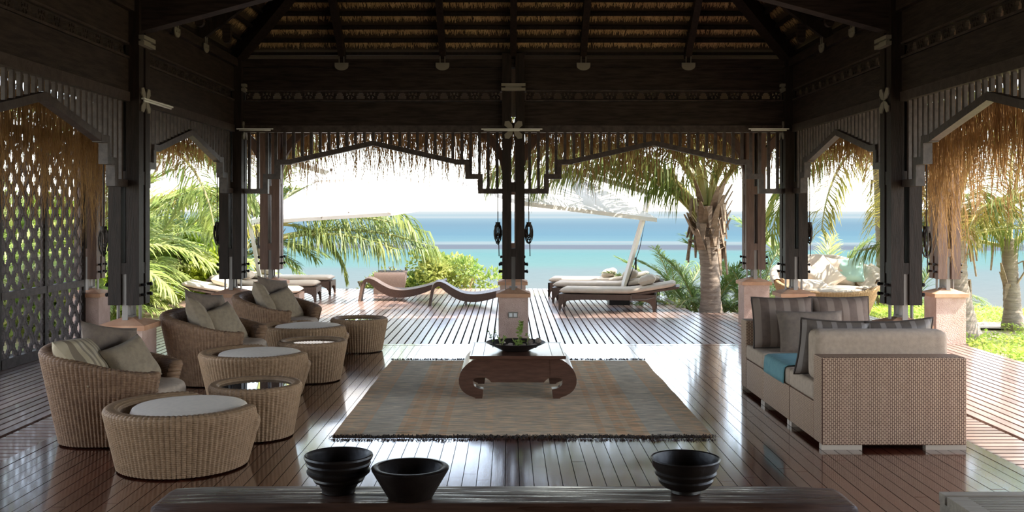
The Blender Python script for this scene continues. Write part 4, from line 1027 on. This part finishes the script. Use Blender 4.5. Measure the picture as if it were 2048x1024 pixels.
for key, M in (('g', PALML), ('y', PALMY)):
    FR_['arch'+key] = frond_mesh('frond', M, 52, -50, 84, .32, .9, .0048, 1); FR_['flat'+key] = frond_mesh('frond', M, 16, -20, 80, .44, 1.5, .0040, 2)
    FR_['up'+key] = frond_mesh('frond', M, 82, 20, 84, .27, .6, .0048, 3); FR_['down'+key] = frond_mesh('frond', M, 10, -80, 84, .28, .8, .0048, 4); FR_['high'+key] = frond_mesh('frond', M, 74, -24, 84, .30, 1.0, .0045, 8); FR_['mid'+key] = frond_mesh('frond', M, 62, -34, 84, .36, 1.7, .0036, 9)
for key, M, ll, wd in (('a', ARECA, .30, .0055), ('d', ARECAD, .25, .0055)):
    FR_['aup'+key] = frond_mesh('frond', M, 80, 25, 66, ll, .22, wd, 5, (30, 50), .2); FR_['aarch'+key] = frond_mesh('frond', M, 68, -35, 66, ll, .35, wd, 6, (30, 52), .2); FR_['aflat'+key] = frond_mesh('frond', M, 48, -40, 66, ll, .4, wd, 7, (30, 52), .2)
def ring_trunk(pts, radii, n=18, ring=.09, seed=0):
    """palm trunk with leaf-scar rings"""
    m = MB(); rows = []; pts = [Vector(p) for p in pts]; ln = [0]
    for a, b in zip(pts, pts[1:]): ln.append(ln[-1]+(b-a).length)
    st_ = int(ln[-1]/.022)
    for i in range(st_+1):
        s = ln[-1]*i/st_; k = 0
        while k < len(ln)-2 and s > ln[k+1]: k += 1
        f = (s-ln[k])/(ln[k+1]-ln[k]); p = pts[k].lerp(pts[k+1], f); r = radii[k]+(radii[k+1]-radii[k])*f
        ph = (s/ring+.15*noise.noise((s*2, seed, 0))) % 1; r *= 1+.07*(1-ph)-.03
        rows.append([(p.x+r*cos(2*pi*q/n)*(1+.05*noise.noise((q*.9, s*3, seed))), p.y+r*sin(2*pi*q/n)*(1+.05*noise.noise((q*.7, s*3, seed+4))), p.z) for q in range(n)])
    m.grid(rows, closed=True); m.f.append(tuple((len(rows)-1)*n+k for k in range(n))); return m
def boots(top, r, n, seed, up=.35):
    """dry leaf bases and hanging husks round the crown"""
    rr = random.Random(seed); m = MB(); top = Vector(top)
    for i in range(n):
        a = rr.uniform(0, 2*pi); z = rr.uniform(-.75, .12); rad = r*(1.0 if z > -.2 else .95)
        b = top+Vector((rad*cos(a), rad*sin(a), z)); o_ = Vector((cos(a), sin(a), 0)); s_ = Vector((-sin(a), cos(a), 0))
        if rr.random() < .45: d1, d2 = o_*.10+Vector((0, 0, up*.5)), o_*.2+Vector((0, 0, up))
        else: d1, d2 = o_*.09+Vector((0, 0, .05)), o_*.12+s_*rr.gauss(0, .05)+Vector((0, 0, -rr.uniform(.15, .42)))
        w_ = rr.uniform(.035, .06)*(1.25 if r > .2 else .7); in_ = -o_*.02
        vs = [b-s_*w_, b+s_*w_, b+d1+s_*w_*.8, b+d1-s_*w_*.8, b+d2+s_*w_*.25, b+d2-s_*w_*.25]
        m.add(vs+[v+in_ for v in vs], [(0, 1, 2, 3), (3, 2, 4, 5), (6, 9, 8, 7), (9, 11, 10, 8), (0, 3, 9, 6), (3, 5, 11, 9), (1, 7, 8, 2), (2, 8, 10, 4)])
    return m
def palm(label, loc, trunk, radii, fronds, seed, nb=34, group='coconut palms'):
    t = empty('coconut_palm', loc); tag(t, label, 'palm tree', group)
    ring_trunk(trunk, radii, seed=seed).build('trunk', TRUNK, t, smooth=True)
    top = Vector(trunk[-1]); 
    if nb: boots(top, radii[-1]*1.15, nb, seed).build('dry_leaf_bases', BOOT, t)
    for (kind, az, s, dz) in fronds:
        o = link('frond', FR_[kind], t, (top.x+.06*cos(R(az)), top.y+.06*sin(R(az)), top.z-.12+dz), (0, 0, R(az))); o.scale = (s, s, s)
def ring_f(n, kinds, s0, s1, seed, skip=()):
    rr = random.Random(seed); out = []
    for i in range(n):
        out.append((rr.choice(kinds), 360*i/n+rr.uniform(-15, 15), rr.uniform(s0, s1), rr.uniform(-.05, .2)))
    return out
palm('thick coconut palm at the corner of the back deck, dry husks below its crown', (3.32, 16.85, -.12), [(0, 0, -.1), (.0, 0, .3), (-.02, 0, .9), (-.04, 0, 1.45), (-.06, .0, 1.85)], [.24, .165, .155, .19, .2],
     [('midg', 183, 3.9, -.2), ('midg', 200, 3.4, -.1), ('midg', 168, 4.0, -.1), ('highg', 188, 4.0, .1), ('midg', 176, 3.1, -.25), ('upg', 95, 4.2, .1), ('upy', 20, 4.0, .1), ('highg', 10, 3.6, 0), ('highg', 60, 4, 0), ('highg', 130, 4, .1), ('upg', 215, 4.2, .15), ('upy', 290, 2.2, .1), ('upg', 330, 2.4, .1)], 1, 64)
palm('leaning coconut palm beside the half hidden outer column on the lawn', (6.2, 13.85, -.1), [(0, 0, -.1), (-.05, 0, .25), (-.14, 0, .8), (-.18, 0, 1.5)], [.27, .17, .135, .14],
     [('upy', 40, 2.8, .1), ('upg', 100, 3, .1), ('archg', 350, 2.6, 0), ('flatg', 20, 2.2, 0), ('archg', 60, 2.8, 0), ('archy', 95, 2.6, .1), ('archg', 320, 2.4, .1), ('upg', 280, 2.2, .2)], 2, 14)
palm('slim ringed coconut palm farthest to the right on the lawn', (7.35, 14.9, -.1), [(0, 0, -.1), (-.02, 0, .3), (-.05, 0, .8), (-.08, 0, 1.35)], [.2, .125, .105, .11],
     [('archg', 200, 2.2, 0), ('flatg', 170, 2.0, 0), ('archy', 120, 2.4, 0), ('upg', 60, 2.6, .1), ('archg', 10, 2.4, 0), ('archg', 330, 2.4, 0), ('upg', 260, 2.4, .1), ('archy', 230, 2.3, .1)], 3, 9)
palm('young coconut palm behind the left parasol, fronds reaching over the sea', (-5.45, 22.3, -.3), [(0, 0, -.3), (.05, 0, .5), (.12, 0, 1.2), (.2, 0, 1.75)], [.24, .17, .15, .17],
     [('flatg', -4, 3.5, -.3), ('flatg', 5, 3.3, .0), ('archg', -12, 3.7, -.1), ('flatg', -20, 3.0, -.35), ('downg', 8, 2.2, 0), ('archg', 40, 3.4, 0), ('archg', 75, 3.8, 0), ('upg', 20, 4.2, .1), ('archg', 150, 3.8, 0), ('upg', 120, 4, .1), ('archy', 190, 3.4, 0), ('archg', 225, 3.2, 0), ('downy', 250, 2.2, 0), ('upg', 60, 4, .1)], 4, 40)
palm('tall coconut palm behind the near right column, its yellow fronds hanging into the side bay', (6.7, 18.2, -.4), [(0, 0, -1), (0, 0, .8), (-.06, 0, 2.0), (-.1, 0, 3.3)], [.22, .15, .13, .15],
     [('archy', 185, 3.2, 0), ('archy', 205, 3.4, .1), ('downy', 225, 2.8, 0), ('downg', 200, 3.0, 0), ('archg', 165, 3.4, .1), ('downy', 170, 2.6, .0), ('archg', 250, 3.2, .1), ('archg', 20, 3.2, .1), ('upg', 90, 3.4, .1), ('archg', 300, 3.2, .1), ('downy', 250, 2.4, 0)], 5, 20)
palm('tall coconut palm behind the near left column, dark fronds hanging into the side bay', (-6.9, 18.4, -.3), [(0, 0, -.3), (.1, 0, 1), (.25, 0, 2.2), (.3, 0, 3.2)], [.22, .15, .13, .15],
     [('archg', -25, 3.4, .1), ('archg', 0, 3.4, 0), ('downg', -40, 3.0, 0), ('downg', 12, 2.8, 0), ('archg', 40, 3.4, 0), ('upg', 90, 3.4, 0), ('archg', 150, 3.4, 0), ('archg', 220, 3.2, 0), ('archg', 280, 3.2, 0), ('downg', -10, 2.6, .1)], 6, 20)
def areca(label, loc, n, s0, s1, M, seed, tilt=None, group='feathery cane palms'):
    rr = random.Random(seed); t = empty('cane_palm', loc); tag(t, label, 'palm tree', group); ms = MB()
    for i in range(n):
        a = 360*i/n+rr.uniform(-20, 20); k = rr.choice(('aup', 'aarch', 'aarch', 'aflat')); s = rr.uniform(s0, s1); r_ = rr.uniform(.05, .25); b = (r_*cos(R(a)), r_*sin(R(a)), rr.uniform(.0, .5)*s*.3)
        o = link('frond', FR_[k+M], t, b, (rr.gauss(0, .08), rr.gauss(0, .08), R(a))); o.scale = (s, s, s)
        ms.tube([(b[0]*.6, b[1]*.6, min(-.15, gz(*loc[:2])-loc[2]-.1)), b], .022, 6)
    ms.build('canes', CANE, t)
for i, (x, y, n, s0, s1, M, lb) in enumerate((
    (-7.3, 20.4, 15, 2.2, 3.0, 'a', 'bright cane palm filling the left side bay, nearest the loungers'), (-7.7, 17.2, 16, 2.2, 3.0, 'a', 'bright cane palm behind the near left column'),
    (-8.6, 21.0, 15, 2.6, 3.4, 'a', 'tall pale cane palm at the back of the left garden'), (-6.6, 23.0, 13, 2.2, 2.9, 'd', 'darker cane palm behind the left loungers'),
    (-9.6, 17.8, 14, 2.4, 3.2, 'a', 'cane palm deep in the left garden, behind the bay'), (-7.6, 14.6, 12, 1.8, 2.4, 'a', 'cane palm at the end of the lattice screen'),
    (-10, 13.5, 14, 2.2, 3.0, 'a', 'cane palm seen only through the lattice screen'), (-6.7, 16.1, 9, 1.3, 1.8, 'a', 'low cane palm at the edge of the left deck'),
    (3.3, 20.2, 15, 1.2, 1.7, 'd', 'dark green cane palm between the right loungers and the thick palm trunk'), (3.5, 18.5, 13, 1.2, 1.65, 'd', 'deep green cane palm just behind the thick palm trunk'), (4.35, 18.3, 12, 1.5, 2.0, 'd', 'deep green cane palm behind the sunlit outer back column on the right'),
    (5.75, 18.9, 13, 1.6, 2.3, 'a', 'sunny cane palm rising behind the round daybed'), (7.3, 18.8, 11, 1.3, 1.9, 'd', 'cane palm at the right end behind the daybed'))):
    areca(lb, (x, y, max(gz(x, y), -.55)), int(n*1.6), s0, s1, M, 40+i)
def shrub_mesh(M, rx, ry, rz_, n, ls, seed):
    rr = random.Random(seed); m = MB()
    blobs = [(rr.uniform(-.75, .75)*rx, rr.uniform(-.7, .7)*ry, rr.uniform(.25, .95)*rz_, rr.uniform(.22, .42)) for _ in range(max(9, int(rx*9)))]
    for i in range(n):
        b = rr.choice(blobs); v = Vector((rr.gauss(0, 1), rr.gauss(0, 1), rr.gauss(0, 1))).normalized()*b[3]*rr.uniform(.55, 1.05)
        p = Vector(b[:3])+Vector((v.x, v.y, v.z*.9)); d = v.normalized()+Vector((rr.gauss(0, .5), rr.gauss(0, .5), rr.gauss(.3, .5))); d.normalize()
        s = d.cross(Vector((rr.gauss(0, 1), rr.gauss(0, 1), rr.gauss(0, 1)))).normalized(); l = ls*rr.uniform(.7, 1.3); nn = d.cross(s)*l*.12
        m.add([p, p+d*l*.5+s*l*.3+nn, p+d*l, p+d*l*.5-s*l*.3+nn], [(0, 1, 2, 3)])
    return m
def shrub(label, loc, rx, ry, rz_, n, ls, M, seed, group='leafy shrubs'):
    t = empty('leafy_shrub', loc); tag(t, label, 'shrub', group)
    shrub_mesh(M, rx, ry, rz_, n, ls, seed).build('foliage', M, t, kind='stuff')
    st_ = MB(); rr = random.Random(seed)
    for i in range(6):
        a = rr.uniform(0, 6.28); st_.tube([(0, 0, -.3), (rx*.3*cos(a), ry*.3*sin(a), rz_*.4), (rx*.6*cos(a), ry*.6*sin(a), rz_*.8)], .015, 5)
    st_.build('stem', BOOT, t)
shrub('round bright shrub beyond the deck, right of the wave loungers', (-1.05, 22.75, -.6), 1.0, .55, .98, 2600, .105, SHRUBM, 51)
shrub('bright shrub beyond the deck, directly behind the wave loungers', (-2.2, 22.8, -.55), .8, .55, 1.2, 2800, .105, SHRUBM, 52)
shrub('small pale shrub at the deck edge, left end of the row by the sea', (-3.05, 22.9, -.6), .55, .4, .85, 1000, .10, SHRUBM, 53)
shrub('glowing yellow-green shrub in the left side bay', (-6.1, 20.2, -.3), .8, .7, 1.5, 4200, .13, SHRUB, 54)
for i, (x, y, h, lb) in enumerate(((-6.45, 15.3, .9, 'low one at the far end'), (-7.35, 16.0, 1.2, 'behind the divider'), (-7.9, 17.0, 1.5, 'at the near end'), (-8.3, 19.2, 1.9, 'tall one further back behind the divider'), (-9.6, 19.8, 2.2, 'tall one further back at the near end'), (-6.9, 17.2, 1.3, 'middle one next to the end column'))):
    shrub('sunlit shrub seen through the lattice screen, '+lb, (x, y, -.2), 1.0, .8, h, 4200, .12, SHRUB if i % 2 else SHRUBM, 60+i)
# lawn: leafy ground cover beside the right deck
def lawn(name, poly, n, seed, h=(.04, .13)):
    rr = random.Random(seed); m = MB(); k = 0
    while k < n:
        x, y = rr.uniform(poly[0], poly[1]), rr.uniform(poly[2], poly[3])
        yc = 15.6-.12*(x-5.9)/.6
        if abs(y-yc) < .5+.15*noise.noise((x*2, y*2, 0)): k += 1; continue
        if noise.noise((x*1.1, y*1.1, seed)) < -.28: k += 1; continue
        z = gz(x, y); hh_ = rr.uniform(*h); a = rr.uniform(0, 6.28); ln = Vector((cos(a), sin(a), 0)); l = rr.uniform(.04, .085)
        p = Vector((x, y, z+hh_-.03)); d = (ln+Vector((0, 0, rr.uniform(-.1, .8)))).normalized(); s = d.cross(Vector((0, 0, 1))).normalized()*l*.3
        m.add([p, p+d*l*.5+s, p+d*l, p+d*l*.5-s], [(0, 1, 2, 3)]); 
        if k % 3 == 0:
            wv = Vector((.004, .002, 0)); q = Vector((x, y, z-.02)); m.add([q-wv, q+wv, q+Vector((rr.gauss(0, .03), rr.gauss(0, .03), hh_+.06))], [(0, 1, 2)])
        k += 1
    m.build(name, GRASSL, None, kind='stuff')
lawn('lawn_ground_cover', (5.68, 10.5, 9.2, 17.6), 26000, 71)
lawn('grass', (4.0, 7.5, 16.6, 18.0), 2600, 72)
